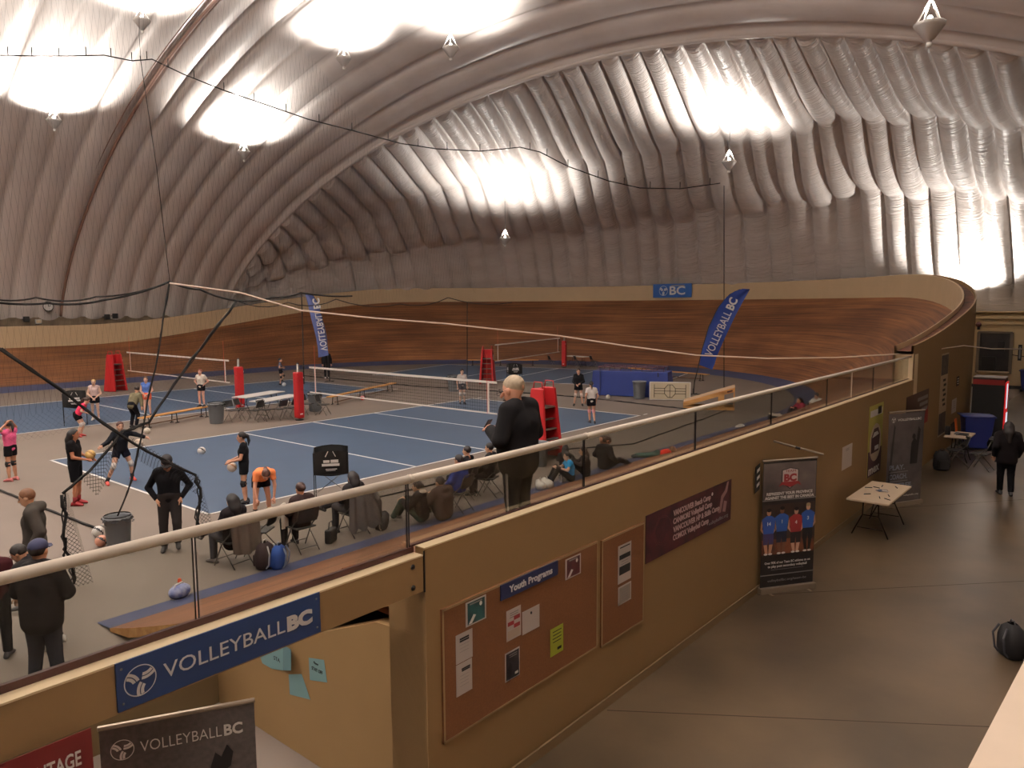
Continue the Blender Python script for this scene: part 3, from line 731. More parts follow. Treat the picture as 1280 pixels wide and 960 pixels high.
# notes on the passage wall
m_note = mat('note_teal', (122, 160, 164), .7)
def note(label, c, s=''):
    P = [onX(u, v, PX-.003) for u, v in c]; o = P[0]
    t = thing('warning_note', label, 'paper', (PX, o.y, min(p.z for p in P)))
    b = MB(); b.prism(P, (-.002, 0, 0)); attach(b.build('sheet', m_note), t)
    return t, P
t, P = note('flat pale teal sheet reading PLEASE STAY OFF on the passage wall', [(386, 822), (405, 825), (409, 853), (387.5, 850)])
cy = sum(p.y for p in P)/4; cz = sum(p.z for p in P)/4
text('STAY OFF', .05, frame((PX-.007, cy+.085, cz-.02), (0, -1, 0), (0, 0, 1)), m_ink, parent=t, fit=.17); text('Please', .035, frame((PX-.007, cy+.05, cz+.05), (0, -1, 0), (0, 0, 1)), m_ink, parent=t, fit=.07)
t, P = note('teal sheet cut to a slanting edge below the other notes', [(361, 843), (377, 842.5), (388, 874.5), (362.5, 868)])
t, P = note('folded teal sheet reading STA close under the banner', [(339, 812), (354, 805), (354, 838), (340, 836)])
cy = sum(p.y for p in P)/4; cz = sum(p.z for p in P)/4
text('STA', .06, frame((PX-.007, cy+.06, cz-.03), (0, -1, 0), (0, 0, 1)), m_ink, parent=t, fit=.11)
b = MB(); q = [onX(354, 806, PX-.003), onX(364, 812, PX-.06), onX(364, 838, PX-.06), onX(354, 838, PX-.003)]; b.prism(q, (-.002, 0, 0)); attach(b.build('folded_flap', mat('note_teal_back', (96, 132, 138), .7)), t)
t, P = note('teal sheet half hidden by the blue banner, furthest left of the notes', [(325, 820), (339, 814), (340, 836), (328, 829)])

# ================================================================ CONCOURSE FURNITURE
m_tt = mat('table_top_plastic', (206, 186, 160), .5); m_leg = mat('table_leg_dark', (30, 28, 28), .4, .5); m_edge = mat('table_edge', (170, 150, 126), .5)
def folding_table(name, label, cx, cy, L, D, h, rz, top=m_tt, legc=m_leg, group=None):
    t = thing(name, label, 'table', (cx, cy, 0), rz, group)
    b = MB(); b.box((0, 0, h-.022), (L, D, .04)); b.build('tabletop', top, t, bevel=.012)
    for s in (-1, 1):
        b = MB(); x = s*(L/2-.28)
        for q in (-1, 1):
            b.tube([(x, q*.13, h-.05), (x, q*.14, h*.55), (x, q*(D/2-.10), h*.18), (x, q*(D/2-.05), .02)], .013, 7)
        b.tube([(x, -.14, h*.55), (x, .14, h*.55)], .011, 6); b.tube([(x, -D/2+.14, h*.22), (x, D/2-.14, h*.22)], .010, 6); b.tube([(x, 0, h*.55), (x-s*.3, 0, h-.05)], .009, 6)
        b.build('leg', legc, t, smooth=True)
    return t
folding_table('folding_table', 'pale folding table with scattered pens against the tan wall', 7.70, -11.33, 1.78, .74, .76, 0)
rn = random.Random(4)
b = MB()
pens = [(8.0, -11.2, 1.2), (7.2, -11.45, .3), (7.15, -11.6, 1.0), (8.2, -11.25, .1), (7.9, -11.08, 2.0), (7.45, -11.55, .4), (8.25, -11.5, .5), (7.35, -11.2, 2.4)]
for i, (x, y, a) in enumerate(pens):
    t = thing('marker_pen', ['dark pen', 'black pen', 'slim dark pen', 'short pen', 'dark marker', 'black marker', 'thin pen', 'blue black pen'][i] + ' on the folding table' + [' near the paper pile, towards the wall', ' at its left side', ' at its near left corner', ' at its far right', ' at its far edge', ' near its front edge', ' near its right front edge', ' at its upper left'][i], 'pen', (x, y, .757), a)
    b = MB(); b.tube([(-.06, 0, .009), (.045, 0, .009)], .008, 8); b.build('barrel', m_ink, t); b = MB(); b.tube([(.045, 0, .009), (.075, 0, .009)], .009, 8); b.build('pen_cap', mat('pen_cap_blue', (40, 46, 80), .4), t)
for i in range(6):
    t = tag(MB().box((0, 0, .004+.004*i), (.15, .09, .003), rz=i*.7).build('flyer_card', [m_paper, mat('card_blue', (70, 82, 108), .6), m_paper, m_ink, mat('card_blue', (0, 0, 0)), m_paper][i]), ['white card under the loose pile on the folding table', 'blue card in the loose pile on the folding table', 'white card turned in the middle of the pile', 'black card lying in the pile on the table', 'second blue card high in the pile on the table', 'topmost white card of the pile on the folding table'][i], 'card', 'cards on the folding table')
    t.location = (7.78+.05*math.cos(i*2.1), -11.36+.05*math.sin(i*2.1), .757)

def banner_stand(label, base0, base1, htop, name='banner_stand'):
    a, c = Vector(base0), Vector(base1); d = (c-a).normalized(); w = (c-a).length; rz = math.atan2(d.y, d.x)
    t = thing(name, label, 'banner', ((a.x+c.x)/2, (a.y+c.y)/2, 0), rz)
    b = MB(); b.box((0, .0, .05), (w+.02, .13, .09)); b.box((-w*.35, 0, .008), (.05, .3, .014)); b.box((w*.35, 0, .008), (.05, .3, .014)); b.build('base_cassette', mat('stand_aluminium', (146, 132, 116), .35, .5), t, bevel=.008)
    b = MB(); b.tube([(-w/2, 0, htop), (w/2, 0, htop)], .016, 8); b.build('top_rail', mat('stand_aluminium', (0, 0, 0)), t)
    b = MB(); b.tube([(0, .05, .09), (0, .03, htop)], .011, 6); b.build('support_pole', m_grey, t)
    return t, w, rz, frame((t.location.x, t.location.y, .095), d, (0, 0, 1))
m_print = mat('banner_black_print', (30, 26, 28), .45)
t, w, rz, M = banner_stand('tall banner stand picturing four players in blue and red jerseys', (3.06, -10.80, 0), (3.86, -11.34, 0), 2.06)
H = 1.95
def BF(k): return M @ Matrix.Translation((0, 0, .004*0+.0025*k))
flat(rect(-w/2+.01, 0, w/2-.01, H), BF(0), m_print, 'printed_sheet', t, .002)
flat(rect(-w/2+.02, H*.70, w/2-.02, H*.985), BF(1), mat('print_spot_grey', (112, 100, 96), .5, c2=(46, 40, 42), vscale=2.2), 'upper_picture', t, .001)
flat(rect(-w/2+.02, H*.30, w/2-.02, H*.66), BF(1), mat('print_arena', (70, 46, 36), .5, c2=(34, 28, 28), vscale=3), 'team_photo', t, .001)
flat(rect(-w/2+.02, H*.26, w/2-.02, H*.38), BF(2), mat('print_floor_orange', (128, 72, 46), .5, c2=(60, 34, 28), vscale=5), 'photo_floor', t, .001)
for z in (.69, .092, .535): flat(rect(-w/2+.01, H*z, w/2-.01, H*(z+(.008 if z != .535 else .004))), BF(2), m_pg, 'divider_line', t, .001)
flat([(-.15, H*.93), (0, H*.945), (.15, H*.93), (.15, H*.83), (0, H*.775), (-.15, H*.83)], BF(2), m_ink, 'crest', t, .001)
flat([(-.135, H*.925), (0, H*.94), (.135, H*.925), (.135, H*.835), (0, H*.785), (-.135, H*.835)], BF(3), mat('print_pale', (200, 190, 188), .6), 'crest_field', t, .001)
text('TEAM', .05, BF(4) @ Matrix.Translation((-.09, H*.91, 0)), mr, parent=t, fit=.18); text('BC', .15, BF(4) @ Matrix.Translation((-.11, H*.84, 0)), mr, parent=t, fit=.22, bold=.008)
flat([(-.2, H*.80), (-.15, H*.835), (.15, H*.835), (.2, H*.80), (.13, H*.815), (0, H*.79), (-.13, H*.815)], BF(4), mr, 'ribbon', t, .001)
text('REPRESENT YOUR PROVINCE', .06, BF(3) @ Matrix.Translation((-w*.42, H*.735, 0)), m_pw, parent=t, fit=w*.84, bold=.002)
text('AGAINST THE BEST IN CANADA', .06, BF(3) @ Matrix.Translation((-w*.45, H*.703, 0)), m_pw, parent=t, fit=w*.9, bold=.002)
skin = [(196, 150, 120), (110, 74, 56), (206, 164, 140), (200, 160, 134)]
def flatp(pts, k, m, n): flat(pts, BF(k), m, n, t, .001)
def oval(cx, cy, rx, ry, n=12): return [(cx+rx*math.cos(2*math.pi*i/n), cy+ry*math.sin(2*math.pi*i/n)) for i in range(n)]
for i, (fx, sh, jc, lg, num) in enumerate([(-.37, .56, (44, 76, 150), (60, 50, 90), '14'), (-.13, .57, (40, 78, 146), (24, 28, 46), '1'), (.13, .555, (140, 42, 44), (30, 24, 28), '4'), (.35, .58, (44, 84, 160), (22, 22, 26), '3')]):
    cx = fx*w; z1 = H*sh; jm = mat('jersey_%d_%d_%d' % jc, jc, .6); lm = mat('legs_%d_%d_%d' % lg, lg, .6); sm = mat('print_skin_%d' % i, skin[i], .6)
    flatp(oval(cx, z1+.08, .038, .055), 5, sm, 'player_head'); flatp(oval(cx, z1+.115, .04, .03), 6, m_ink if i != 3 else mat('print_blond', (150, 130, 96), .7), 'player_hair')
    flatp([(cx-.09, z1-.25), (cx+.09, z1-.25), (cx+.12, z1-.02), (cx+.04, z1+.03), (cx-.04, z1+.03), (cx-.12, z1-.02)], 5, jm, 'player_jersey')
    flatp([(cx-.09, z1-.42), (cx-.01, z1-.42), (cx, z1-.3), (cx+.01, z1-.42), (cx+.09, z1-.42), (cx+.09, z1-.25), (cx-.09, z1-.25)], 5, lm, 'player_shorts')
    for s in (-1, 1):
        flatp([(cx+s*.03-.02, H*.275), (cx+s*.03+.025, H*.275), (cx+s*.05+.03, z1-.42), (cx+s*.05-.03, z1-.42)], 4, sm if i != 3 else lm, 'player_leg')
        flatp(oval(cx+s*.04, H*.268, .035, .016), 5, m_pw, 'player_shoe'); flatp([(cx+s*.10, z1-.03), (cx+s*.13, z1-.06), (cx+s*.145, z1-.18), (cx+s*.07, z1-.27), (cx+s*.06, z1-.25), (cx+s*.11, z1-.17)], 4, sm, 'player_arm')
    text(num, .075, BF(7) @ Matrix.Translation((cx-.02*len(num), z1-.12, 0)), m_pw, parent=t, bold=.002)
text('Over 90% of our Team BC athletes go on', .05, BF(3) @ Matrix.Translation((-w*.42, H*.185, 0)), m_pw, parent=t, fit=w*.84, bold=.001)
text('to play post secondary volleyball', .05, BF(3) @ Matrix.Translation((-w*.36, H*.155, 0)), m_pw, parent=t, fit=w*.72, bold=.001)
text('volleyballbc.org/team-bc', .055, BF(3) @ Matrix.Translation((-w*.36, H*.04, 0)), m_pg, parent=t, fit=w*.72)
flatp(rect(-w*.3, H*.135, w*.3, H*.138), 3, m_pg, 'small_print')
# small black hanging flags left of the stand
t = thing('black_pennant', 'small black and white flag peeping out behind the tall banner stand', 'flag', (2.98, -10.77, 1.62))
b = MB(); b.prism([(-.12, 0, -.02), (.06, 0, .02), (.06, 0, .42), (-.12, 0, .38)], (0, .004, 0)); b.build('cloth', m_ink, t)
b = MB(); 
for k in range(3): b.prism([(-.06, -.003, .06+.11*k), (.04, -.003, .09+.11*k), (.04, -.003, .14+.11*k), (-.06, -.003, .11+.11*k)], (0, .002, 0))
b.build('lettering', m_pw, t)
t = thing('wall_rod', 'thin pole slanting from the wall to the top of the tall banner stand', 'pole', (3.6, -10.76, 2.2)); b = MB(); b.tube([(-.02, 0, .09), (.40, -.62, -.11)], .016, 7); b.build('pole', mat('stand_aluminium', (0, 0, 0)), t); b = MB(); b.tube([(.16, -.27, .0), (.2, -.33, -.02)], .02, 7); b.build('clip', m_ink, t)

t, w, rz, M = banner_stand('grey banner stand with a player silhouette behind the folding table', (9.45, -11.02, 0), (10.40, -11.52, 0), 2.08)
flat(rect(-w/2+.01, 0, w/2-.01, H), BF(0), mat('print_smoke', (92, 84, 84), .5, c2=(62, 58, 60), vscale=3), 'printed_sheet', t, .002)
ball_logo(.06, BF(2) @ Matrix.Translation((-w*.36, H*.93, 0)), m_pw, t, 0); text('VOLLEYBALLBC', .07, BF(2) @ Matrix.Translation((-w*.25, H*.915, 0)), m_pw, parent=t, fit=w*.66, bold=.001)
for i, s in enumerate(['PLAY.', 'COACH.', 'REFEREE.']):
    text(s, .15, BF(2) @ Matrix.Translation((-w*.42, H*(.37-.105*i), 0)), mat('print_steel', (128, 134, 148), .6), parent=t, fit=w*[.42, .5, .66][i], bold=.004)
    if i < 2: flatp(rect(-w*.42, H*(.34-.105*i), w*.1, H*(.347-.105*i)), 2, m_pg, 'rule')
flatp([(w*.14, H*.42), (w*.34, H*.42), (w*.36, H*.60), (w*.40, H*.80), (w*.34, H*.84), (w*.30, H*.68), (w*.24, H*.72), (w*.16, H*.66)], 2, m_ink, 'player_silhouette'); flatp(oval(w*.22, H*.73, .05, .06), 2, m_ink, 'silhouette_head')
flatp([(-w*.46, H*.2), (-w*.40, H*.2), (-w*.30, H*.85), (-w*.34, H*.88)], 2, mat('print_smoke_dark', (40, 38, 40), .6), 'shadow_streak'); text('volleyballbc.org', .05, BF(2) @ Matrix.Translation((w*.0, H*.06, 0)), m_pw, parent=t, fit=w*.42)

# grey stand in front of the passage, and the red banner beside it
t, w, rz, M = banner_stand('grey banner stand with ball emblem in front of the passage', (-6.15, -10.37, 0), (-5.37, -10.80, 0), 1.91)
H = 1.81
flat(rect(-w/2+.005, 0, w/2-.005, H), BF(0), mat('print_asphalt', (92, 84, 82), .7, c2=(70, 64, 64), vscale=30), 'printed_sheet', t, .002)
ball_logo(.065, BF(2) @ Matrix.Translation((-w*.36, H*.915, 0)), m_pw, t, 0)
text('VOLLEYBALL', .10, BF(2) @ Matrix.Translation((-w*.25, H*.895, 0)), m_pw, parent=t, fit=w*.52, bold=-.001); text('BC', .10, BF(2) @ Matrix.Translation((w*.285, H*.895, 0)), m_pw, parent=t, fit=w*.125, bold=.003)
flatp([(w*.18, H*.78), (w*.22, H*.84), (w*.26, H*.82), (w*.30, H*.86), (w*.34, H*.83), (w*.32, H*.78), (w*.26, H*.76)], 2, m_ink, 'player_silhouette')
x1, z1 = WPx(108, 907)
t = thing('red_banner', 'dark red banner lettered ADVANTAGE under the beam at the left edge', 'banner', (x1-.6, YW-.06, z1-1.2))
b = MB(); b.box((0, 0, .6), (1.2, .006, 1.22)); b.build('cloth', mat('banner_dark_red', (112, 24, 26), .6, var=.2, vscale=3), t)
xa, xb = WPx(26, 955)[0], WPx(95, 935)[0]
wa = (xb-xa)*1.52; text('ADVANTAGE', .115, frame((xb-wa, YW-.066, z1-.165), (1, 0, 0), (0, 0, 1)), m_pw, parent=t, fit=wa, bold=.002); text('TOUR', .115, frame((xb-.02-wa*.42, YW-.066, z1-.30), (1, 0, 0), (0, 0, 1)), m_pw, parent=t, fit=wa*.42, bold=.002)

# far table, chairs, bins, vending machine
folding_table('folding_table', 'small pale table with a laptop before the blue bin', 15.9, -11.36, 1.1, .6, .76, 0)
t = thing('laptop', 'dark laptop lying on the far pale table', 'laptop', (15.95, -11.42, .757)); MB().box((0, 0, .008), (.4, .26, .015)).build('body', m_ink, t); MB().box((0, .13, .016), (.4, .12, .008), rx=.1).build('lid', m_dark, t)
t = thing('speaker_box', 'small black box standing on the far table', 'box', (15.66, -11.10, .757)); MB().box((0, 0, .12), (.12, .12, .24)).build('case', m_ink, t, bevel=.01); MB().box((0, -.061, .12), (.09, .004, .2)).build('grille', m_dark, t)
t = thing('orange_card', 'orange sheet standing on edge at the back of the far table', 'sign', (16.42, -11.2, .762)); MB().prism([(-.16, 0, 0), (.16, -.0, 0), (.16, .05, .36), (-.16, .05, .36)], (0, .004, 0)).build('sheet', mat('card_orange', (226, 106, 32), .6), t); MB().prism([(-.1, .03, 0), (.1, .03, 0), (.1, .05, .3), (-.1, .05, .3)], (0, .1, -.1)).build('easel_back', m_dark, t)
def folding_chair(label, loc, rz, seat=(40, 38, 38), frame_c=None, name='folding_chair', group=None):
    t = thing(name, label, 'chair', loc, rz, group); fm = frame_c or mat('chair_frame_grey', (120, 116, 110), .4, .5); sm = mat('chair_seat_%d_%d_%d' % seat, seat, .6)
    # faces -Y ; backrest at +Y
    b = MB(); b.box((0, -.02, .44), (.40, .38, .03)); b.build('seat', sm, t, bevel=.012)
    b = MB(); b.grid([[(x, .205+.03*(1-(x/.2)**2)+.055*(z-.58)/.2, z) for z in (.56, .68, .80)] for x in (-.2, -.1, 0, .1, .2)]); b.grid([[(x, .185+.03*(1-(x/.2)**2)+.055*(z-.58)/.2, z) for z in (.56, .68, .80)] for x in (-.2, -.1, 0, .1, .2)]); b.build('backrest', sm, t, smooth=True)
    for s in (-1, 1):
        b = MB(); b.tube([(s*.215, -.24, .012), (s*.215, -.02, .42), (s*.215, .2, .62), (s*.21, .26, .80), (s*.15, .27, .84), (0, .272, .85)], .011, 6); b.build('front_leg', fm, t, smooth=True)
        b = MB(); b.tube([(s*.19, .26, .012), (s*.19, -.10, .42)], .011, 6); b.build('rear_leg', fm, t, smooth=True)
    b = MB(); b.tube([(-.21, -.18, .13), (.21, -.18, .13)], .008, 6); b.tube([(-.19, .2, .09), (.19, .2, .09)], .008, 6); b.build('crossbar', fm, t)
    return t
ch0 = folding_chair('grey folding chair behind the black backpack by the wall', (15.15, -11.42, 0), R_(200))
ch1 = dup(ch0, (15.0, -12.02, 0), R_(170), 'folding chair with a dark coat over it beside the walking woman')
t = thing('draped_coat', 'black coat hung over the folding chair beside the walking woman', 'coat', (15.0, -12.02, .2))
P = []
for i in range(13):
    x = -.26+.52*i/12; P.append([(x+.02*math.sin(j), -.34+.02*math.sin(i*1.7+j)+(.035 if j < 2 else 0), .66-.09*j-.03*math.sin(i*.9)) for j in range(7)][:7])
b = MB(); b.grid(P); b.grid([[(p[0]*.9, p[1]+.14+.02*k, p[2]) for k, p in enumerate(r[:3])] for r in P]); b.grid([[r[0], (r[0][0]*.9, r[0][1]+.14, r[0][2])] for r in P]); b.build('cloth', m_ink, t, smooth=True); b = MB(); b.tube([(-.25, -.35, .6), (-.31, -.36, .4), (-.3, -.36, .2)], [.05, .05, .035], 8); b.build('sleeve', m_ink, t, smooth=True)
def backpack(label, loc, rz, c=(22, 21, 24), s=1.0, lean=0.0, acc=(60, 60, 66)):
    t = thing('backpack', label, 'bag', loc, rz); m = mat('pack_%d_%d_%d' % c, c, .8, var=.2, vscale=12)
    b = MB(); 
    prof = [(.02, .15, .10), (.10, .17, .13), (.28, .165, .13), (.40, .13, .10), (.46, .06, .05)]
    rings = []
    for z, a, d in [(0.0, .10, .07)]+prof:
        rings.append([(a*s*math.copysign(abs(math.cos(q))**.6, math.cos(q)), d*s*math.copysign(abs(math.sin(q))**.6, math.sin(q))+lean*z, z*s) for q in [2*math.pi*k/18 for k in range(19)]])
    b.grid(rings); b.build('body', m, t, smooth=True)
    b = MB(); b.box((0, -.14*s, .15*s), (.22*s, .06*s, .2*s)); b.build('front_pocket', m, t, bevel=.02)
    b = MB(); b.tube([(-.05*s, 0, .45*s), (-.03*s, 0, .5*s), (.03*s, 0, .5*s), (.05*s, 0, .45*s)], .009, 6); b.build('handle', mat('pack_trim_%d_%d_%d' % acc, acc, .7), t)
    for q in (-1, 1):
        b = MB(); b.tube([(q*.08*s, .12*s, .42*s), (q*.11*s, .18*s, .3*s), (q*.1*s, .15*s, .1*s), (q*.1*s, .1*s, .04*s)], .014, 6); b.build('strap', mat('pack_trim_%d_%d_%d' % acc, (0, 0, 0)), t)
    return t
backpack('black backpack standing on the concourse floor against the wall', (14.35, -11.22, 0), R_(-60), s=1.15)
backpack('black bag partly hidden by the pale gallery parapet', (3.05, -14.02, 0), R_(40), s=.95)
def wheelie_bin(label, loc, rz, h=1.05, w=.6):
    t = thing('recycling_bin', label, 'bin', loc, rz); m = mat('bin_blue', (30, 42, 110), .45)
    b = MB(); b.add([(-w*.4, -w*.42, .06), (w*.4, -w*.42, .06), (w*.4, w*.38, .06), (-w*.4, w*.38, .06), (-w/2, -w*.55, h*.9), (w/2, -w*.55, h*.9), (w/2, w*.5, h*.9), (-w/2, w*.5, h*.9)], [(3, 2, 1, 0), (4, 5, 6, 7), (0, 1, 5, 4), (1, 2, 6, 5), (2, 3, 7, 6), (3, 0, 4, 7)]); b.build('body', m, t, bevel=.03)
    P = [[(x, y, h*.9+.07*math.cos(x/w*2.6)*math.cos(y/w*2)) for y in np.linspace(-w*.6, w*.54, 6)] for x in np.linspace(-w*.54, w*.54, 7)]
    b = MB(); b.grid(P); b.box((0, 0, h*.9), (w*1.08, w*1.14, .04)); b.build('lid', m, t, smooth=True)
    b = MB(); b.tube([(-w*.4, w*.6, h*.92), (w*.4, w*.6, h*.92)], .016, 6); b.build('handle', m, t)
    for s in (-1, 1): b = MB(); b.tube([(s*w*.36, w*.4, .09), (s*w*.46, w*.4, .09)], .09, 12); b.build('wheel', m_ink, t)
    return t
wheelie_bin('blue wheeled bin behind the orange sheet on the far table', (18.3, -11.4, 0), R_(20), 1.12, .75)
wheelie_bin('blue bin against the end wall at the right edge', (36.8, -11.1, 0), R_(90), 1.15, .95)
# vending machine
t = thing('vending_machine', 'black drinks vending machine with a glowing red and white front', 'vending machine', (21.3, -11.32, 0), R_(2))
b = MB(); b.box((0, 0, .98), (.9, .9, 1.92)); b.box((0, 0, .04), (.85, .85, .08)); b.build('cabinet', m_black, t, bevel=.01)
b = MB(); b.box((0, 0, 1.93), (.9, .9, .05)); b.build('top_trim', mat('vend_top', (130, 116, 104), .5), t)
b = MB(); b.box((-.455, 0, 1.80), (.012, .88, .17)); b.build('side_stripe', mat('vend_red', (140, 30, 26), .5), t)
b = MB(); b.box((.0, -.47, 1.05), (.78, .04, 1.5)); b.build('front_panel', mat('vend_front', (200, 36, 40), .4, emit=((230, 40, 44), .5)), t)
b = MB(); b.box((-.15, -.495, 1.35), (.30, .012, .8)); b.box((.1, -.495, .55), (.4, .012, .45)); b.build('lit_graphic', mat('vend_lit', (230, 240, 250), .4, emit=((226, 240, 255), .9)), t)
b = MB(); b.box((.33, -.5, 1.1), (.1, .02, .5)); b.build('coin_slot', m_grey, t)
# recess door and fittings on the end wall
t = thing('service_hatch', 'dark recessed opening with equipment in the end wall', 'hatch', (EX-.02, -9.35, .95))
b = MB(); b.box((-.01, 0, .85), (.04, 1.3, 2.0)); b.build('recess_back', mat('recess_dark', (54, 48, 46), .7, c2=(24, 22, 24), vscale=2), t)
b = MB(); b.box((-.04, -.72, .85), (.08, .14, 2.1)); b.box((-.04, .72, .85), (.08, .14, 2.1)); b.box((-.04, 0, 1.9), (.08, 1.5, .1)); b.build('frame', mat('recess_frame', (104, 92, 78), .6), t)
b = MB(); b.box((-.08, .2, 0.3), (.12, .6, .7)); b.box((-.08, -.3, 1.2), (.1, .3, .5)); b.build('equipment', m_dark, t)
b = MB(); b.box((-.12, 0, -.12), (.2, 1.4, .06)); b.build('sill', m_ledge, t)
t = struct(MB().box((EX-.05, -11.9, 1.15), (.1, 1.3, 2.3)).build('door_1', m_endwall), 'cream door in the end wall'); b = MB(); b.ell((EX-.12, -11.4, 1.05), (.03, .03, .03)); b.build('door_handle', m_grey, t)
t = thing('exit_plate', 'narrow dark vertical sign beside the hatch on the end wall', 'sign', (EX-.03, -10.45, 1.5)); MB().box((-.02, 0, .35), (.03, .16, .8)).build('plate', m_ink, t); MB().box((-.04, 0, .35), (.006, .06, .6)).build('lettering', m_pg, t)
t = thing('fire_bell', 'small dark red bell high on the end wall', 'bell', (EX-.1, -8.6, 3.25)); b = MB(); b.ell((0, 0, 0), (.08, .14, .14)); b.build('gong', mat('bell_red', (70, 28, 24), .4), t); b = MB(); b.box((.05, 0, -.2), (.08, .12, .14)); b.build('back_box', m_dark, t)
t = thing('wall_cable', 'thin dark cable drooping across the end wall', 'cable', (EX-.03, -11, 1.9)); b = MB(); b.tube([(0, 1.2*math.cos(i*.314)*1.0, -.25*math.sin(i*.314)) for i in range(11)], .02, 5); b.build('cable', m_ink, t)
# gallery parapet beside the camera
p1, p2 = G(1280, 826, 3.25), G(1210, 960, 3.25); d = (p1-p2).normalized(); n = Vector((d.y, -d.x, 0))
a = p2-d*1.2; c = p1+d*1.5
b = MB(); b.prism([a, c, c+n*.9, a+n*.9], (0, 0, -.12)); b.prism([a+n*.03-Vector((0, 0, .12)), c+n*.03-Vector((0, 0, .12)), c+n*.8-Vector((0, 0, .12)), a+n*.8-Vector((0, 0, .12))], (0, 0, -3.12))
struct(b.build('wall_parapet', mat('parapet_paint', (214, 196, 176), .6, var=.06, vscale=5)), 'pale painted gallery parapet at the lower right')
# ================================================================ PEOPLE: one smooth skin per body grown from blended tapered limbs
class SDF:
    def __init__(s, h, lo=(-.75, -.95, -.05), hi=(.75, 1.0, 2.05)):
        s.h = h; s.lo = np.array(lo); s.n = ((np.array(hi)-s.lo)/h).astype(int)+1
        s.d = np.full(s.n, 1.0, dtype=np.float32)
    def _sub(s, lo, hi):
        a = np.clip(((lo-s.lo)/s.h).astype(int), 0, s.n-1); b = np.clip(((hi-s.lo)/s.h).astype(int)+2, 1, s.n)
        if np.any(b <= a): return None, None
        g = np.meshgrid(*[s.lo[i]+s.h*np.arange(a[i], b[i]) for i in range(3)], indexing='ij')
        return tuple(slice(a[i], b[i]) for i in range(3)), np.stack(g, -1)
    def _put(s, sl, e, k, sub=False):
        d = s.d[sl]
        if sub: s.d[sl] = np.maximum(d, -e); return
        if k > 0:
            h = np.clip(.5+.5*(e-d)/k, 0, 1); s.d[sl] = e*(1-h)+d*h-k*h*(1-h)
        else: s.d[sl] = np.minimum(d, e)
    def cone(s, a, b, ra, rb, k=.03, flat=False, flata=False):
        a = np.array(a, float); b = np.array(b, float); m = max(ra, rb)+k+s.h*2
        sl, P = s._sub(np.minimum(a, b)-m, np.maximum(a, b)+m)
        if sl is None: return
        ab = b-a; L = max(1e-6, float(ab@ab)); t = np.clip(((P-a)@ab)/L, 0, 1)
        e = np.linalg.norm(P-a-t[..., None]*ab, axis=-1)-(ra+(rb-ra)*t)
        if flat: e = np.maximum(e, ((P-b)@ab)/math.sqrt(L))
        if flata: e = np.maximum(e, -((P-a)@ab)/math.sqrt(L))
        s._put(sl, e, k)
    def ell(s, c, r, k=.02, R=None, sub=False):
        c = np.array(c, float); r = np.array(r, float); m = r.max()+k+s.h*2
        sl, P = s._sub(c-m, c+m)
        if sl is None: return
        Q = P-c
        if R is not None: Q = Q@np.array(R)
        q = np.linalg.norm(Q/r, axis=-1); q2 = np.linalg.norm(Q/(r*r), axis=-1)
        s._put(sl, q*(q-1)/np.maximum(q2, 1e-6), k, sub)
    def clip(s, p, n):
        g = np.meshgrid(*[s.lo[i]+s.h*np.arange(s.n[i]) for i in range(3)], indexing='ij')
        e = sum((g[i]-p[i])*n[i] for i in range(3)); s.d = np.maximum(s.d, e)
    def mesh(s, name, m, parent):
        d = s.d; ins = d < 0; n = s.n
        idx = {}
        # surface nets
        c = np.zeros(n-1, dtype=np.int32)
        for i in (0, 1):
            for j in (0, 1):
                for k in (0, 1): c += ins[i:n[0]-1+i, j:n[1]-1+j, k:n[2]-1+k]
        act = np.argwhere((c > 0) & (c < 8))
        if len(act) == 0: return None
        num = -np.ones(n-1, dtype=np.int32); num[tuple(act.T)] = np.arange(len(act))
        acc = np.zeros((len(act), 3)); cnt = np.zeros(len(act))
        cor = [(i, j, k) for i in (0, 1) for j in (0, 1) for k in (0, 1)]
        for p in cor:
            for ax in range(3):
                if p[ax]: continue
                q = list(p); q[ax] = 1
                A = act+np.array(p); B = act+np.array(q); da = d[tuple(A.T)]; db = d[tuple(B.T)]
                x = (da < 0) != (db < 0); t = np.where(x, da/np.where(x, da-db, 1), 0)
                pos = np.array(p, float)[None]+t[:, None]*np.eye(3)[ax]
                acc[x] += pos[x]; cnt[x] += 1
        V = s.lo+(act+acc/cnt[:, None])*s.h
        F = []
        for ax in range(3):
            u, v = [(1, 2), (2, 0), (0, 1)][ax]
            sA = [slice(0, n[i]) for i in range(3)]; sB = list(sA); sA[ax] = slice(0, n[ax]-1); sB[ax] = slice(1, n[ax])
            X = np.argwhere(ins[tuple(sA)] != ins[tuple(sB)])
            X = X[(X[:, u] > 0) & (X[:, v] > 0) & (X[:, u] < n[u]-1) & (X[:, v] < n[v]-1)]
            if len(X) == 0: continue
            E = np.eye(3, dtype=int); q = [X-E[u]-E[v], X-E[v], X, X-E[u]]
            f = np.stack([num[tuple(z.T)] for z in q], -1); flip = ~ins[tuple(X.T)]
            f[flip] = f[flip][:, ::-1]; F.append(f)
        F = np.concatenate(F); F = F[(F >= 0).all(1)]
        me = bpy.data.meshes.new(name); me.vertices.add(len(V)); me.vertices.foreach_set('co', V.ravel())
        me.loops.add(len(F)*4); me.loops.foreach_set('vertex_index', F.ravel().astype(np.int32))
        me.polygons.add(len(F)); me.polygons.foreach_set('loop_start', np.arange(len(F), dtype=np.int32)*4)
        me.polygons.foreach_set('use_smooth', np.ones(len(F), dtype=bool)); me.update(calc_edges=True); me.validate()
        me.materials.append(m); o = bpy.data.objects.new(name, me); COL.objects.link(o); o.parent = parent
        return o

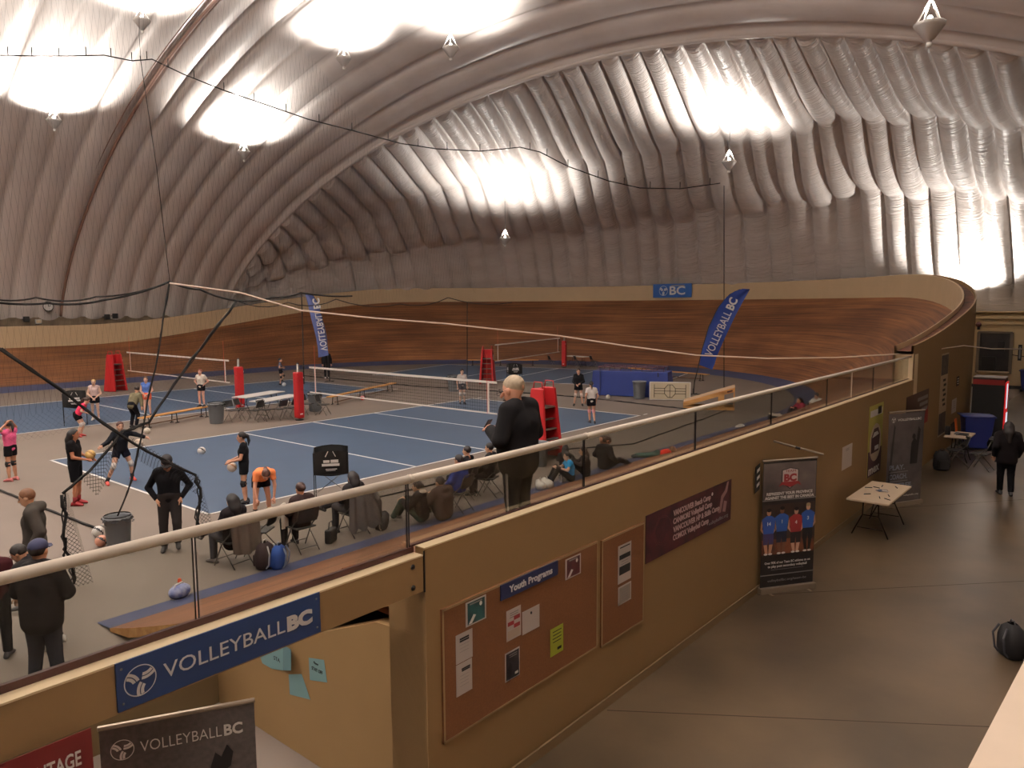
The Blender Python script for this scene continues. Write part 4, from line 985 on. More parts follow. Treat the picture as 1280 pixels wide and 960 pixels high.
def P3(*a): return np.array(a, float)
BASE = dict(pel=(0, 0, .95), chest=(0, 0, 1.27), neck=(0, -.01, 1.455), head=(0, .03, 1.60), look=(0, 1, -.05),
            kneeL=(-.10, .02, .50), ankL=(-.11, -.01, .085), kneeR=(.10, .02, .50), ankR=(.11, -.01, .085), toeL=None, toeR=None,
            elbL=(-.25, -.04, 1.13), hndL=(-.25, .04, .86), elbR=(.25, -.04, 1.13), hndR=(.25, .04, .86))
POSES = dict(
    stand={}, 
    holdball=dict(elbL=(-.22, .05, 1.12), hndL=(-.11, .30, 1.04), elbR=(.22, .05, 1.12), hndR=(.11, .30, 1.04)),
    phone=dict(elbL=(-.25, .02, 1.13), hndL=(-.06, .27, 1.18), elbR=(.25, .02, 1.13), hndR=(.05, .27, 1.18), look=(0, 1, -.45), head=(0, .07, 1.58)),
    overhead=dict(elbL=(-.27, .02, 1.50), hndL=(-.10, -.03, 1.66), elbR=(.27, .02, 1.50), hndR=(.10, -.03, 1.66)),
    walk=dict(kneeL=(-.10, .12, .52), ankL=(-.10, .14, .12), kneeR=(.10, .0, .50), ankR=(.11, -.16, .10), elbL=(-.25, -.12, 1.15), hndL=(-.24, .0, .92), elbR=(.27, -.02, 1.13), hndR=(.22, .10, .90), look=(0, 1, -.6), head=(0, .07, 1.58)),
    pockets=dict(kneeL=(-.11, .10, .52), ankL=(-.10, -.02, .13), kneeR=(.11, .02, .50), ankR=(.12, -.04, .085), elbL=(-.33, -.10, 1.12), hndL=(-.19, .04, .93), elbR=(.33, -.10, 1.12), hndR=(.19, .04, .93), look=(0, 1, -.7), head=(0, .08, 1.575)),
    lunge=dict(pel=(0, 0, .86), chest=(0, .06, 1.17), neck=(0, .10, 1.35), head=(.02, .16, 1.49), kneeL=(-.22, .05, .47), ankL=(-.26, -.02, .085), kneeR=(.24, .16, .47), ankR=(.40, .10, .085), elbL=(-.38, .02, 1.22), hndL=(-.60, .10, 1.12), elbR=(.34, .16, 1.12), hndR=(.52, .28, 1.06)),
    bend=dict(pel=(0, -.10, .86), chest=(0, .18, 1.02), neck=(0, .35, 1.05), head=(0, .47, 1.04), look=(0, .45, -.9), kneeL=(-.13, -.02, .46), kneeR=(.14, .0, .46), ankL=(-.15, -.06, .085), ankR=(.16, -.04, .085), elbL=(-.20, .34, .76), hndL=(-.17, .36, .50), elbR=(.22, .38, .76), hndR=(.20, .44, .52)),
    crouch=dict(pel=(0, -.06, .84), chest=(0, .12, 1.10), neck=(0, .22, 1.25), head=(0, .32, 1.37), look=(0, .8, -.5), kneeL=(-.11, .12, .48), kneeR=(.11, .10, .48), ankL=(-.12, .0, .085), ankR=(.13, -.06, .085), elbL=(-.24, .16, 1.0), hndL=(-.12, .38, .90), elbR=(.24, .16, 1.0), hndR=(.12, .38, .90)),
    hips=dict(elbL=(-.34, -.06, 1.16), hndL=(-.17, .02, 1.02), elbR=(.34, -.06, 1.16), hndR=(.17, .02, 1.02)),
    clasp=dict(elbL=(-.25, .02, 1.12), hndL=(-.04, .16, .95), elbR=(.25, .02, 1.12), hndR=(.04, .17, .95)),
    run=dict(kneeL=(-.10, .22, .58), ankL=(-.10, .02, .30), kneeR=(.10, .02, .50), ankR=(.10, -.04, .085), elbL=(-.26, -.06, 1.14), hndL=(-.20, .18, 1.12), elbR=(.26, -.06, 1.14), hndR=(.2, .16, 1.10)),
    sit=dict(pel=(0, 0, .52), chest=(0, -.05, .84), neck=(0, -.04, 1.03), head=(0, .0, 1.17), kneeL=(-.12, .42, .50), ankL=(-.13, .40, .085), kneeR=(.12, .42, .50), ankR=(.13, .44, .085), elbL=(-.25, .02, .76), hndL=(-.10, .24, .60), elbR=(.25, .02, .76), hndR=(.10, .24, .60)),
    sitcross=dict(pel=(0, 0, .52), chest=(0, -.05, .84), neck=(0, -.04, 1.03), head=(0, .0, 1.17), kneeL=(-.10, .42, .52), ankL=(-.12, .40, .085), kneeR=(.04, .46, .60), ankR=(-.12, .80, .46), elbL=(-.25, .02, .76), hndL=(-.08, .24, .66), elbR=(.25, .02, .76), hndR=(.08, .24, .68)),
    floor=dict(pel=(0, 0, .12), chest=(0, .02, .42), neck=(0, .06, .60), head=(0, .11, .73), kneeL=(-.12, .40, .42), ankL=(-.12, .62, .07), kneeR=(.12, .40, .42), ankR=(.12, .60, .07), elbL=(-.27, .18, .38), hndL=(-.12, .40, .44), elbR=(.27, .18, .38), hndR=(.10, .40, .44)),
    floorlegs=dict(pel=(0, 0, .12), chest=(0, .0, .43), neck=(0, .02, .61), head=(0, .05, .75), kneeL=(-.16, .42, .16), ankL=(-.2, .82, .08), kneeR=(.16, .44, .20), ankR=(.12, .84, .08), elbL=(-.28, -.02, .36), hndL=(-.2, .24, .22), elbR=(.28, -.02, .36), hndR=(.2, .24, .22)),
    prone=dict(pel=(0, 0, .12), chest=(0, .28, .17), neck=(0, .44, .24), head=(0, .56, .31), look=(0, .9, .3), kneeL=(-.10, -.42, .09), ankL=(-.12, -.80, .08), kneeR=(.10, -.42, .09), ankR=(.14, -.80, .08), elbL=(-.24, .50, .07), hndL=(-.08, .68, .08), elbR=(.24, .50, .07), hndR=(.08, .68, .08), toeL=(-.12, -.92, .04), toeR=(.14, -.92, .04)),
)
def fingers(b, hand, fore, side, s, fine, curl=.5):
    """palm, four unequal bent fingers and a side thumb, continuing from the wrist"""
    f = Vector(fore).normalized(); w = Vector(hand)
    lat = f.cross(Vector((0, 0, 1)))
    if lat.length < .2: lat = Vector((0, 1, 0)).cross(f)
    lat.normalize(); nrm = lat.cross(f).normalized()
    inn = -1 if side > 0 else 1
    n = 7 if fine else 5
    b.tube([w-f*.01*s, w+f*.035*s, w+f*.075*s, w+f*.088*s], [.022*s, .034*s, .036*s, .026*s], n+3)
    for i, (o, L) in enumerate([(-.030, .062), (-.010, .074), (.011, .070), (.030, .054)]):
        p = w+f*.075*s+lat*o*s; q = [p]; dd = f.copy(); r0 = .0095*s
        for k in range(3):
            dd = (dd-nrm*curl*(.45+.2*k)).normalized() if curl else dd; q.append(q[-1]+dd*L*s*[.42, .33, .25][k])
        b.tube(q, [r0, r0*.95, r0*.9, r0*.7], n)
    p = w+f*.03*s-lat*.028*s*(1); q = [p, p+(-lat*.7+f*.6-nrm*.3).normalized()*.038*s, p+(-lat*.5+f*.9-nrm*.5).normalized()*.070*s]
    b.tube(q, [.012*s, .011*s, .008*s], n)

def person(label, loc, rz, height=1.70, pose='stand', over=None, skin=(206, 160, 130), hair=(40, 28, 22), style='short', top=(30, 30, 34), sleeve='short', bulk=1.0, tbulk=.012,
           bottom=(24, 24, 28), legs='short', shoes=(40, 40, 44), pads=None, socks=None, cap=None, hood=None, fine=False, group=None, hem=0.0, girth=1.0, far=False, glasses=False, top2=None, stripe=None, logo=None, hs=1.06):
    J = dict(BASE); J.update(POSES[pose]); J.update(over or {})
    s = height/1.72; zs = s*hs
    J = {k: (None if v is None else P3(*v)*s if k != 'look' else P3(*v)/np.linalg.norm(P3(*v))) for k, v in J.items()}
    t = thing('person', label, 'person', loc, rz, group)
    h = .011 if fine else (.026 if far else .019)
    ms = mat('skin_%d_%d_%d' % skin, skin, .55); mt = mat('cloth_%d_%d_%d' % top, top, .9, var=.12, vscale=9, spec=.12); mb = mat('cloth_%d_%d_%d' % bottom, bottom, .9, var=.12, vscale=9, spec=.12)
    mh = mat('hair_%d_%d_%d' % hair, hair, .6, var=.3, vscale=25, bump=.2, bscale=60); msh = mat('shoe_%d_%d_%d' % shoes, shoes, .6)
    allp = np.array([v for k, v in J.items() if v is not None and k != 'look']); lo = allp.min(0)-.24*s; hi = allp.max(0)+.24*s; lo[2] = max(lo[2], -.03)
    ax = P3(1, 0, 0); pel, chest, neck, head = J['pel'], J['chest'], J['neck'], J['head']; look = J['look']
    up = (neck-chest)/np.linalg.norm(neck-chest)
    sh = {q: neck-up*.055*s+ax*q*.165*s*girth**.5 for q in (-1, 1)}
    hip = {q: pel+ax*q*.085*s*girth**.5-P3(0, 0, .02*s) for q in (-1, 1)}
    L = {-1: 'L', 1: 'R'}
    g = girth
    def torso(S, e, lowz=True):
        for q in (-1, 1):
            S.cone(pel+ax*q*.055*s*g, chest+ax*q*.065*s*g, (.098*g+e)*s, (.102*g+e)*s, .05*s)
            S.cone(chest+ax*q*.065*s*g, sh[q]*.75+neck*.25-up*.02*s, (.10*g+e)*s, (.055+e)*s, .05*s)
            S.cone(sh[q]*.4+neck*.6, sh[q], (.055+e)*s, (.056+e)*s, .05*s)
        if g > 1.08: S.cone(pel+P3(0, .05*s, .05*s), pel*.5+chest*.5+P3(0, .06*s, 0), (.12*g+e)*s, (.12*g+e)*s, .06*s)
    # ---- body
    S = SDF(h, lo, hi); torso(S, 0)
    S.cone(neck-up*.02*s, head-P3(0, 0, .04*s), .054*s, .050*s, .03*s)
    fw = look; rt = ax; upv = np.cross(rt, fw); upv /= np.linalg.norm(upv); R = np.stack([rt, fw, upv], 1)
    hc = head
    def hp(x, y, w): return hc+(rt*x+fw*y+upv*w)*zs
    S.ell(hp(0, -.012, .022), P3(.076, .094, .092)*zs, .02*zs, R); S.ell(hp(0, .02, -.045), P3(.058, .068, .072)*zs, .03*zs, R)
    S.cone(hp(0, .088, .005), hp(0, .105, -.022), .010*zs, .014*zs, .012*zs)     # nose
    for q in (-1, 1): S.ell(hp(q*.080, -.004, -.002), P3(.012, .022, .032)*zs, .008*zs, R)
    for q in (-1, 1):
        k = L[q]; kn, an, el, hd = J['knee'+k], J['ank'+k], J['elb'+k], J['hnd'+k]
        S.cone(hip[q], kn, .088*s*g**.7, .054*s, .035*s); S.cone(kn, kn*.55+an*.45, .052*s, .050*s, .02*s); S.cone(kn*.55+an*.45, an, .050*s, .034*s, .02*s)
        S.cone(sh[q], el, .050*s*g**.6, .038*s, .025*s); S.cone(el, hd, .038*s*g**.4, .025*s, .015*s)
        S.ell(hd+(hd-el)/np.linalg.norm(hd-el)*.03*s, P3(.03, .03, .03)*s, .015*s)
        to = J['toe'+k]; fd = P3(0, 1, 0) if to is None else (to-an)/np.linalg.norm(to-an)
        base = P3(an[0], an[1], an[2]-.05*s) if to is None else an
        S.cone(base-fd*.03*s, base+fd*.13*s, .034*s, .026*s, .02*s)
    body = S.mesh('body', ms, t)
    # hands with separate fingers, eyes and mouth join the body mesh
    b = MB()
    for q in (-1, 1):
        k = L[q]; fingers(b, J['hnd'+k], J['hnd'+k]-J['elb'+k], q, s*1.0, fine)
    hb = b.build('hands', ms, None, smooth=True)
    e = MB()
    for q in (-1, 1): c = hp(q*.031, .079, .012); e.ell(c, (.012*zs, .010*zs, .008*zs), 8, 6)
    c = hp(0, .088, -.058); e.ell(c, (.024*zs, .008*zs, .006*zs), 8, 5)
    for q in (-1, 1): c = hp(q*.032, .084, .036); e.ell(c, (.018*zs, .006*zs, .005*zs), 8, 4)
    eb = e.build('face', mat('eye_dark', (50, 30, 26), .4), None)
    bm = bmesh.new(); bm.from_mesh(body.data); bm.from_mesh(hb.data); nf = len(bm.faces); bm.from_mesh(eb.data); bm.faces.ensure_lookup_table()
    for f in bm.faces[nf:]: f.material_index = 1
    bm.to_mesh(body.data); bm.free(); body.data.materials.append(eb.data.materials[0])
    for o in (hb, eb): me = o.data; bpy.data.objects.remove(o); bpy.data.meshes.remove(me)
    # ---- trousers / shorts
    S = SDF(h, lo, hi); e = .014 if legs == 'short' else .016
    S.cone(pel-ax*.05*s*g+P3(0, 0, .05*s), pel+ax*.05*s*g+P3(0, 0, .05*s), (.098*g+e+.006)*s, (.098*g+e+.006)*s, .03*s)
    for q in (-1, 1):
        k = L[q]; kn, an = J['knee'+k], J['ank'+k]
        if legs == 'short': S.cone(hip[q], hip[q]*.52+kn*.48, (.092*g**.7+e)*s, (.084+e)*s, .03*s, flat=True)
        elif legs == 'mid': S.cone(hip[q], hip[q]*.1+kn*.9, (.094*g**.7+e)*s, (.070+e)*s, .03*s, flat=True)
        else: S.cone(hip[q], kn, (.092*g**.7+e)*s, (.060+e)*s, .03*s); S.cone(kn, an, (.060+e)*s, (.046+e)*s, .02*s, flat=True)
    S.mesh('trousers' if legs == 'long' else 'shorts', mb, t)
    # ---- shirt or jacket
    S = SDF(h, lo, hi); e = tbulk; torso(S, e)
    if hem > 0:
        S.cone(pel-P3(0, 0, hem*s)-ax*.05*s*g, pel-ax*.05*s*g, (.108*g+e)*s, (.104*g+e)*s, .04*s); S.cone(pel-P3(0, 0, hem*s)+ax*.05*s*g, pel+ax*.05*s*g, (.108*g+e)*s, (.104*g+e)*s, .04*s)
    if sleeve != 'none':
        for q in (-1, 1):
            k = L[q]; el, hd = J['elb'+k], J['hnd'+k]
            if sleeve == 'short': S.cone(sh[q], sh[q]*.42+el*.58, (.056+e)*s, (.050+e)*s, .03*s, flat=True)
            else: S.cone(sh[q], el, (.054*g**.5+e)*s, (.042+e*1.1)*s, .03*s); S.cone(el, hd, (.042+e*1.1)*s, (.030+e)*s, .02*s, flat=True)
    if hood: S.ell(neck+P3(0, -.09, .0)*s, P3(.12, .07, .075)*s, .04*s); S.ell(neck+P3(0, .0, .02)*s, P3(.09, .08, .05)*s, .03*s)
    shirt = S.mesh('jacket' if sleeve == 'long' and tbulk > .02 else 'shirt', mt, t)
    if hood and isinstance(hood, tuple):
        S = SDF(h, lo, hi); S.ell(neck+P3(0, -.06, .03)*s, P3(.125, .10, .05)*s, .02*s); S.mesh('hood', mat('cloth_%d_%d_%d' % hood, hood, .9), t)
    # ---- hair, cap
    S = SDF(min(h, .016), lo, hi)
    if style == 'bald': S.ell(hp(0, -.02, .03), P3(.079, .094, .088)*zs, .0, R)
    else: S.ell(hp(0, -.018, .034), P3(.084, .098, .094)*zs, .0, R)
    S.clip(hp(0, .052, .05), fw*.85-upv*.52)
    S.clip(hp(0, 0, -.055), -upv)
    S2 = S
    if style == 'long':
        S2.cone(hp(-.03, -.06, .0), hp(-.035, -.09, -.12), .075*zs, .075*zs, .04*zs); S2.cone(hp(.03, -.06, .0), hp(.035, -.09, -.12), .075*zs, .075*zs, .04*zs); S2.cone(hp(0, -.09, -.12), hp(0, -.12, -.30), .09*zs, .055*zs, .03*zs)
    if style in ('tail', 'bun'):
        S2.ell(hp(0, -.12, .03), P3(.04, .035, .04)*zs, .02*zs)
        if style == 'tail': S2.cone(hp(0, -.135, .02), hp(0, -.15, -.09), .032*zs, .030*zs, .02*zs); S2.cone(hp(0, -.15, -.09), hp(0, -.135, -.2), .030*zs, .012*zs, .02*zs)
    S2.mesh('hair', mh, t)
    if cap:
        mc = mat('cap_%d_%d_%d' % cap, cap, .8); S = SDF(min(h, .014), lo, hi); S.ell(hp(0, -.012, .045), P3(.090, .104, .088)*zs, 0, R); S.clip(hp(0, 0, .028), -upv); S.mesh('cap', mc, t)
        b = MB(); M = Matrix.Translation(Vector(hp(0, .10, .035))) @ Matrix(((R[0][0], R[0][1], R[0][2]), (R[1][0], R[1][1], R[1][2]), (R[2][0], R[2][1], R[2][2]))).to_4x4()
        b.prism([M @ Vector((x*s, y*s, -.05*s*(abs(x)/.07)**2*.3)) for x, y in [(-.075, -.03), (.075, -.03), (.07, .03), (.035, .065), (-.035, .065), (-.07, .03)]], tuple(Vector(upv)*.008*s)); b.build('cap_peak', mc, t)
    # ---- shoes, socks, pads
    for q in (-1, 1):
        k = L[q]; an = J['ank'+k]; kn = J['knee'+k]; to = J['toe'+k]
        b = MB(); fd = Vector((q*.12, 1, 0)).normalized() if to is None else Vector(to-an).normalized()
        A = Vector(an)-Vector((0, 0, .085*s))
        if to is None:
            prof = [(-.085, .02, .034), (-.07, .045, .040), (-.02, .062, .040), (.05, .052, .042), (.11, .036, .044), (.155, .028, .040), (.18, .018, .024)]
            rings = []
            sd = Vector((fd.y, -fd.x, 0))
            for y, hh, ww in prof:
                rings.append([A+fd*y*s+sd*(ww*math.cos(a)*s)+Vector((0, 0, max(0, hh*s*(1+math.sin(a)) ))) for a in [2*math.pi*i/12 for i in range(13)]])
            b.grid(rings); b.add(rings[0][:12], [tuple(range(12))]); b.add(rings[-1][:12], [tuple(range(12))])
        else: b.tube([Vector(an)-fd*.04*s, Vector(an)+fd*.05*s, Vector(an)+fd*.16*s], [.04*s, .046*s, .034*s], 10)
        b.build('shoe', msh, t, smooth=True)
        if socks:
            S = MB(); a1 = Vector(an); a2 = Vector(an*.70+kn*.30); S.tube([a1-(a2-a1)*.1, a2], [.044*s, .050*s], 10); S.build('sock', mat('sock_%d_%d_%d' % socks, socks, .9), t, smooth=True)
        if pads:
            S = MB(); u1 = Vector(kn*.82+hip[q]*.18); u2 = Vector(kn*.82+an*.18); S.tube([u1, Vector(kn)+Vector((0, .012*s, 0)), u2], [.064*s, .068*s, .060*s], 10); S.build('knee_pad', mat('pad_%d_%d_%d' % pads, pads, .8), t, smooth=True)
    if glasses:
        b = MB()
        for q in (-1, 1):
            c = Vector(hp(q*.034, .100, .008)); b.tube([c+Vector(rt)*(.026*math.cos(a)*zs)+Vector(upv)*(.018*math.sin(a)*zs) for a in [i*.5236 for i in range(12)]], .0022, 5, closed=True); b.tube([Vector(hp(q*.06, .098, .012)), Vector(hp(q*.084, .0, .010))], .0025, 5)
        b.tube([Vector(hp(-.01, .104, .012)), Vector(hp(.01, .104, .012))], .0025, 5); b.build('glasses', m_ink, t)
    if stripe:
        b = MB()
        for q in (-1,):
            for o in (0, .035):
                k = L[q]; kn, an = J['knee'+k], J['ank'+k]; hpv = hip[q]
                def pt(p, r): return Vector(p)+Vector((q*.93, .0-o*10*.35, 0)).normalized()*r*s
                b.tube([pt(hpv, .114*g**.7), pt(kn, .082), pt(an, .068)], .006, 5)
        b.build('trouser_stripe', mat('stripe_white', (150, 148, 146), .7), t)
    return t

FA, FR, FL, FC = R_(-50), R_(-140), R_(40), R_(130)      # away, right, left, towards the viewpoint
def vball(label, loc, r=.105, a=(226, 220, 208), c=(40, 34, 40), rot=0.3, on=True):
    t = thing('volleyball', label, 'ball', loc, rot, None)
    b = MB(); n, m = 24, 16; vs = []; fs = []
    b.ell((0, 0, 0), (r, r, r), n, m, 0)
    for i in range(len(b.f)):
        cc = sum((Vector(b.v[j]) for j in b.f[i]), Vector())/len(b.f[i])/r
        w = abs(cc.x*.8+cc.z*.6) < .16 or abs(cc.y*.9-cc.z*.35) < .12 and cc.x > 0
        b.mi[i] = 1 if w else 0
    b.build('cover', [mat('ball_%d_%d_%d' % a, a, .45), mat('ball_%d_%d_%d' % c, c, .5)], t, smooth=True)
    b = MB(); b.lathe([(.006, r+.0005), (.001, r+.002)], n=8); b.build('valve', m_ink, t)
    return t
def GP(u, v): p = G(u, v); return (p.x, p.y, 0)

# --- behind the railing, at the left
person('man in a dark jacket and navy baseball cap seen from behind at the railing', (-4.95, -5.6, 0), FA, 1.80, 'stand', over=dict(elbL=(-.27, .04, 1.14), hndL=(-.16, .22, 1.04), elbR=(.27, .04, 1.14), hndR=(.16, .22, 1.04), ankL=(-.14, 0, .085), ankR=(.15, 0, .085)), hair=(40, 30, 26), cap=(38, 42, 72), top=(30, 27, 28), sleeve='long', tbulk=.035, hood=True, bottom=(40, 42, 50), legs='long', shoes=(50, 50, 54), hem=.12, girth=1.15)
q = G(50, 759); person('brown haired man in a grey hooded jacket walking left behind the cap man', (q.x, q.y, 0), R_(62), 1.80, 'walk', over=dict(head=(0, .06, 1.59), look=(0, 1, -.3)), hair=(112, 74, 48), top=(66, 62, 58), sleeve='long', tbulk=.03, hood=True, bottom=(26, 26, 32), legs='long', shoes=(60, 58, 60), hem=.08)
q = G(66, 808); person('person in a black padded jacket and white shoes stooping right of the cap man', (q.x, q.y, 0), R_(60), 1.62, 'crouch', hair=(30, 24, 22), top=(24, 23, 26), sleeve='long', tbulk=.05, hood=True, bottom=(26, 26, 32), legs='long', shoes=(214, 212, 208), girth=1.1)
q = G(0, 822); person('person in dark red and black cut by the left edge behind the glass', (q.x, q.y, 0), R_(-30), 1.5, 'stand', hair=(30, 24, 22), top=(60, 26, 30), sleeve='long', tbulk=.025, bottom=(24, 24, 28), legs='long', shoes=(36, 34, 38))
# --- court players
person('girl in a pink shirt with both hands behind her head at the far left', GP(16, 601), R_(30), 1.56, 'overhead', skin=(190, 140, 112), style='tail', top=(236, 104, 150), bottom=(22, 22, 26), pads=(30, 28, 30), shoes=(190, 110, 110))
person('long haired player in black shirt and red socks holding a tan ball', GP(97, 631), R_(-130), 1.72, 'holdball', skin=(170, 112, 82), style='long', hair=(20, 16, 18), top=(20, 19, 22), bottom=(20, 20, 24), legs='mid', shoes=(150, 34, 40), socks=(120, 30, 34), girth=1.05)
person('player in a dark jacket lunging with both arms spread', GP(153, 602), R_(175), 1.66, 'lunge', hair=(74, 40, 32), style='bun', skin=(206, 160, 136), top=(26, 28, 34), sleeve='long', tbulk=.018, bottom=(20, 22, 34), pads=(214, 206, 200), shoes=(206, 84, 76), socks=(30, 28, 32))
person('man in a black long sleeved top and dark cap walking with hands in pockets', (-1.62, -1.72, 0), R_(150), 1.80, 'pockets', hair=(24, 20, 20), cap=(26, 24, 28), top=(20, 20, 24), sleeve='long', bottom=(44, 40, 40), legs='long', shoes=(40, 38, 40), skin=(190, 140, 110), girth=1.05)
person('girl in a hot pink shirt reaching forward beside the ball cart', GP(100, 546), R_(-125), 1.55, 'crouch', skin=(214, 170, 146), hair=(60, 38, 30), style='tail', top=(250, 72, 110), bottom=(20, 20, 24), pads=(226, 222, 220), shoes=(190, 70, 70), far=True)
person('blonde girl in a pale tank top with hands clasped by the far left court', GP(120, 525), R_(150), 1.60, 'clasp', skin=(222, 182, 160), hair=(206, 172, 120), style='tail', top=(206, 180, 176), sleeve='none', bottom=(24, 24, 30), shoes=(220, 216, 212), far=True)
person('person in an olive camouflage jacket leaning by the bench', GP(168, 534), R_(-60), 1.66, 'crouch', over=dict(hndL=(-.28, .12, .78), hndR=(.28, .12, .78), head=(0, .28, 1.40)), hair=(50, 34, 28), style='bun', top=(104, 98, 78), sleeve='long', tbulk=.028, bottom=(22, 22, 28), legs='long', shoes=(30, 28, 30), far=True)
person('girl in a blue tank top and orange shorts near the bench', GP(185, 520), R_(140), 1.60, 'clasp', skin=(216, 172, 150), hair=(110, 80, 60), style='tail', top=(84, 112, 178), sleeve='none', bottom=(226, 108, 80), shoes=(60, 58, 62), far=True)
person('person in a white shirt and black shorts standing on the end of the long bench', (7.0, 13.55, .44), R_(120), 1.50, 'hips', skin=(214, 164, 146), hair=(150, 78, 62), style='short', top=(214, 206, 196), bottom=(22, 22, 28), shoes=(40, 38, 42), far=True)
person('player in black with black knee pads holding a white ball', GP(307, 629), R_(55), 1.62, 'holdball', skin=(196, 146, 120), hair=(22, 18, 20), style='tail', top=(22, 22, 26), bottom=(20, 20, 24), pads=(20, 18, 22), shoes=(24, 24, 28))
person('girl in an orange shirt bending down over a pale ball', (.62, -1.10, 0), R_(160), 1.66, 'bend', skin=(214, 158, 132), hair=(80, 46, 36), style='bun', top=(244, 144, 92), bottom=(28, 24, 30), shoes=(26, 24, 28), socks=(24, 22, 26))
person('small figure in dark kit beside the left feather flag court', GP(351, 481), R_(-120), 1.5, 'run', skin=(196, 150, 126), hair=(36, 28, 26), style='bun', top=(84, 82, 96), bottom=(24, 24, 28), pads=(24, 22, 26), shoes=(24, 24, 26), far=True)
person('person in an open black jacket under the left feather flag', GP(409, 473), R_(150), 1.76, 'stand', skin=(206, 160, 136), hair=(34, 28, 26), top=(28, 28, 32), sleeve='long', tbulk=.022, bottom=(24, 24, 28), legs='long', shoes=(200, 200, 200), far=True)
person('girl in pale kit seen through the main net', GP(578, 505), R_(150), 1.56, 'stand', skin=(210, 172, 150), hair=(70, 50, 42), style='tail', top=(196, 186, 180), bottom=(70, 68, 74), pads=(190, 184, 180), shoes=(24, 24, 26), far=True)
person('girl in a black long sleeved top facing us on the right of the court', GP(723, 507), R_(125), 1.62, 'clasp', over=dict(hndL=(-.07, .2, 1.05), hndR=(.10, .2, 1.0), kneeL=(-.14, .03, .5), ankL=(-.18, 0, .085), kneeR=(.14, .03, .5), ankR=(.2, 0, .085)), skin=(206, 160, 138), hair=(40, 28, 26), style='tail', top=(24, 24, 28), sleeve='long', bottom=(22, 22, 26), pads=(220, 200, 190), shoes=(30, 28, 30), far=True)
person('girl in a white shirt with a dark ponytail seen from behind on the court corner', GP(739, 529), R_(-45), 1.56, 'walk', over=dict(look=(0, 1, -.1), head=(0, .03, 1.6), ankL=(-.05, .05, .1), kneeL=(-.06, .1, .5)), skin=(200, 148, 122), hair=(24, 18, 20), style='tail', top=(236, 230, 226), bottom=(22, 22, 28), pads=(224, 150, 160), shoes=(50, 40, 44))
# --- the large man standing on the track top
person('large grey haired man with glasses in a black jacket looking at his phone', (-1.60, -9.90, 1.80), R_(5), 1.84, 'phone', over=dict(elbL=(-.32, .0, 1.12), elbR=(.32, .0, 1.12), hndL=(-.10, .28, 1.17), hndR=(.02, .30, 1.17), look=(-.55, .8, -.28)), skin=(206, 150, 124), hair=(176, 158, 134), style='short', top=(24, 23, 25), sleeve='long', tbulk=.032, bottom=(20, 20, 24), legs='long', shoes=(30, 30, 32), fine=True, hs=1.22, girth=1.30, hem=.10, glasses=True, stripe=True)
t = thing('phone', 'dark phone held by the large man in the black jacket', 'phone', (-1.6, -9.45, 3.02), 0); 
b = MB(); b.box((0, 0, .06), (.075, .010, .15), rx=.6); b.build('case', m_ink, t, bevel=.004); b = MB(); b.box((0, -.007, .06), (.066, .002, .135), rx=.6); b.build('screen', mat('phone_screen', (70, 80, 96), .2), t)
# --- seated spectators
def seated(label, u, v, rz, dh=1.0, pose='sit', chair_label=None, **k):
    p = G(u, v); c = folding_chair(chair_label or ('folding chair under the '+label), (p.x, p.y, 0), rz+math.pi, seat=(44, 42, 42), frame_c=mat('chair_frame_dark', (86, 82, 78), .4, .5))
    person(label, (p.x, p.y, .0), rz, k.pop('height', 1.66), pose, **k)
seated('woman with dark bobbed hair seated with one leg out', 293, 706, R_(8), pose='sitcross', chair_label='folding chair under the dark haired woman nearest the railing', hair=(22, 18, 20), style='long', top=(34, 30, 32), sleeve='long', tbulk=.03, bottom=(70, 68, 72), legs='long', shoes=(104, 98, 96), hem=.1)
seated('auburn haired spectator in brown coat on a folding chair', 378, 687, R_(-2), chair_label='folding chair left of the ball cart', hair=(60, 34, 28), style='bun', top=(54, 42, 42), sleeve='long', tbulk=.03, bottom=(34, 30, 34), legs='long', shoes=(34, 30, 32))
seated('spectator with a grey coat hung from the chair under the ball cart', 442, 668, R_(2), pose='sitcross', chair_label='folding chair draped with a grey coat', hair=(26, 20, 22), style='long', top=(40, 38, 40), sleeve='long', tbulk=.03, bottom=(46, 44, 48), legs='long', shoes=(40, 36, 38))
seated('person in a bright blue jacket seated behind the brown coats', 574, 640, R_(10), chair_label='folding chair under the blue jacket', hair=(26, 22, 24), top=(50, 68, 146), sleeve='long', tbulk=.035, bottom=(40, 42, 52), legs='long', shoes=(40, 40, 44), hood=True)
seated('dark haired boy in black seated left of the large man', 584, 622, R_(20), chair_label='folding chair under the dark haired boy', hair=(20, 16, 18), top=(28, 26, 30), sleeve='long', bottom=(30, 30, 34), legs='long', shoes=(30, 30, 32), height=1.6)
seated('person in dark clothes half hidden by the large man', 612, 620, R_(20), chair_label='folding chair beside the pink item', hair=(24, 20, 22), top=(34, 32, 34), sleeve='long', tbulk=.025, bottom=(30, 30, 34), legs='long', shoes=(34, 34, 36))
person('dark haired figure with a pale hood sitting on the floor by the glass post', (*G(528, 655)[:2], .06), R_(25), 1.66, 'floor', hair=(44, 30, 26), style='bun', top=(44, 36, 34), sleeve='long', tbulk=.035, bottom=(58, 72, 62), legs='long', shoes=(150, 140, 134), hood=(188, 174, 156))
person('person in a brown padded coat sitting against the track edge', (*G(555, 652)[:2], .08), R_(0), 1.70, 'floor', hair=(52, 36, 30), style='short', top=(70, 56, 50), sleeve='long', tbulk=.05, bottom=(34, 32, 34), legs='long', shoes=(60, 56, 54), hood=True, girth=1.1)
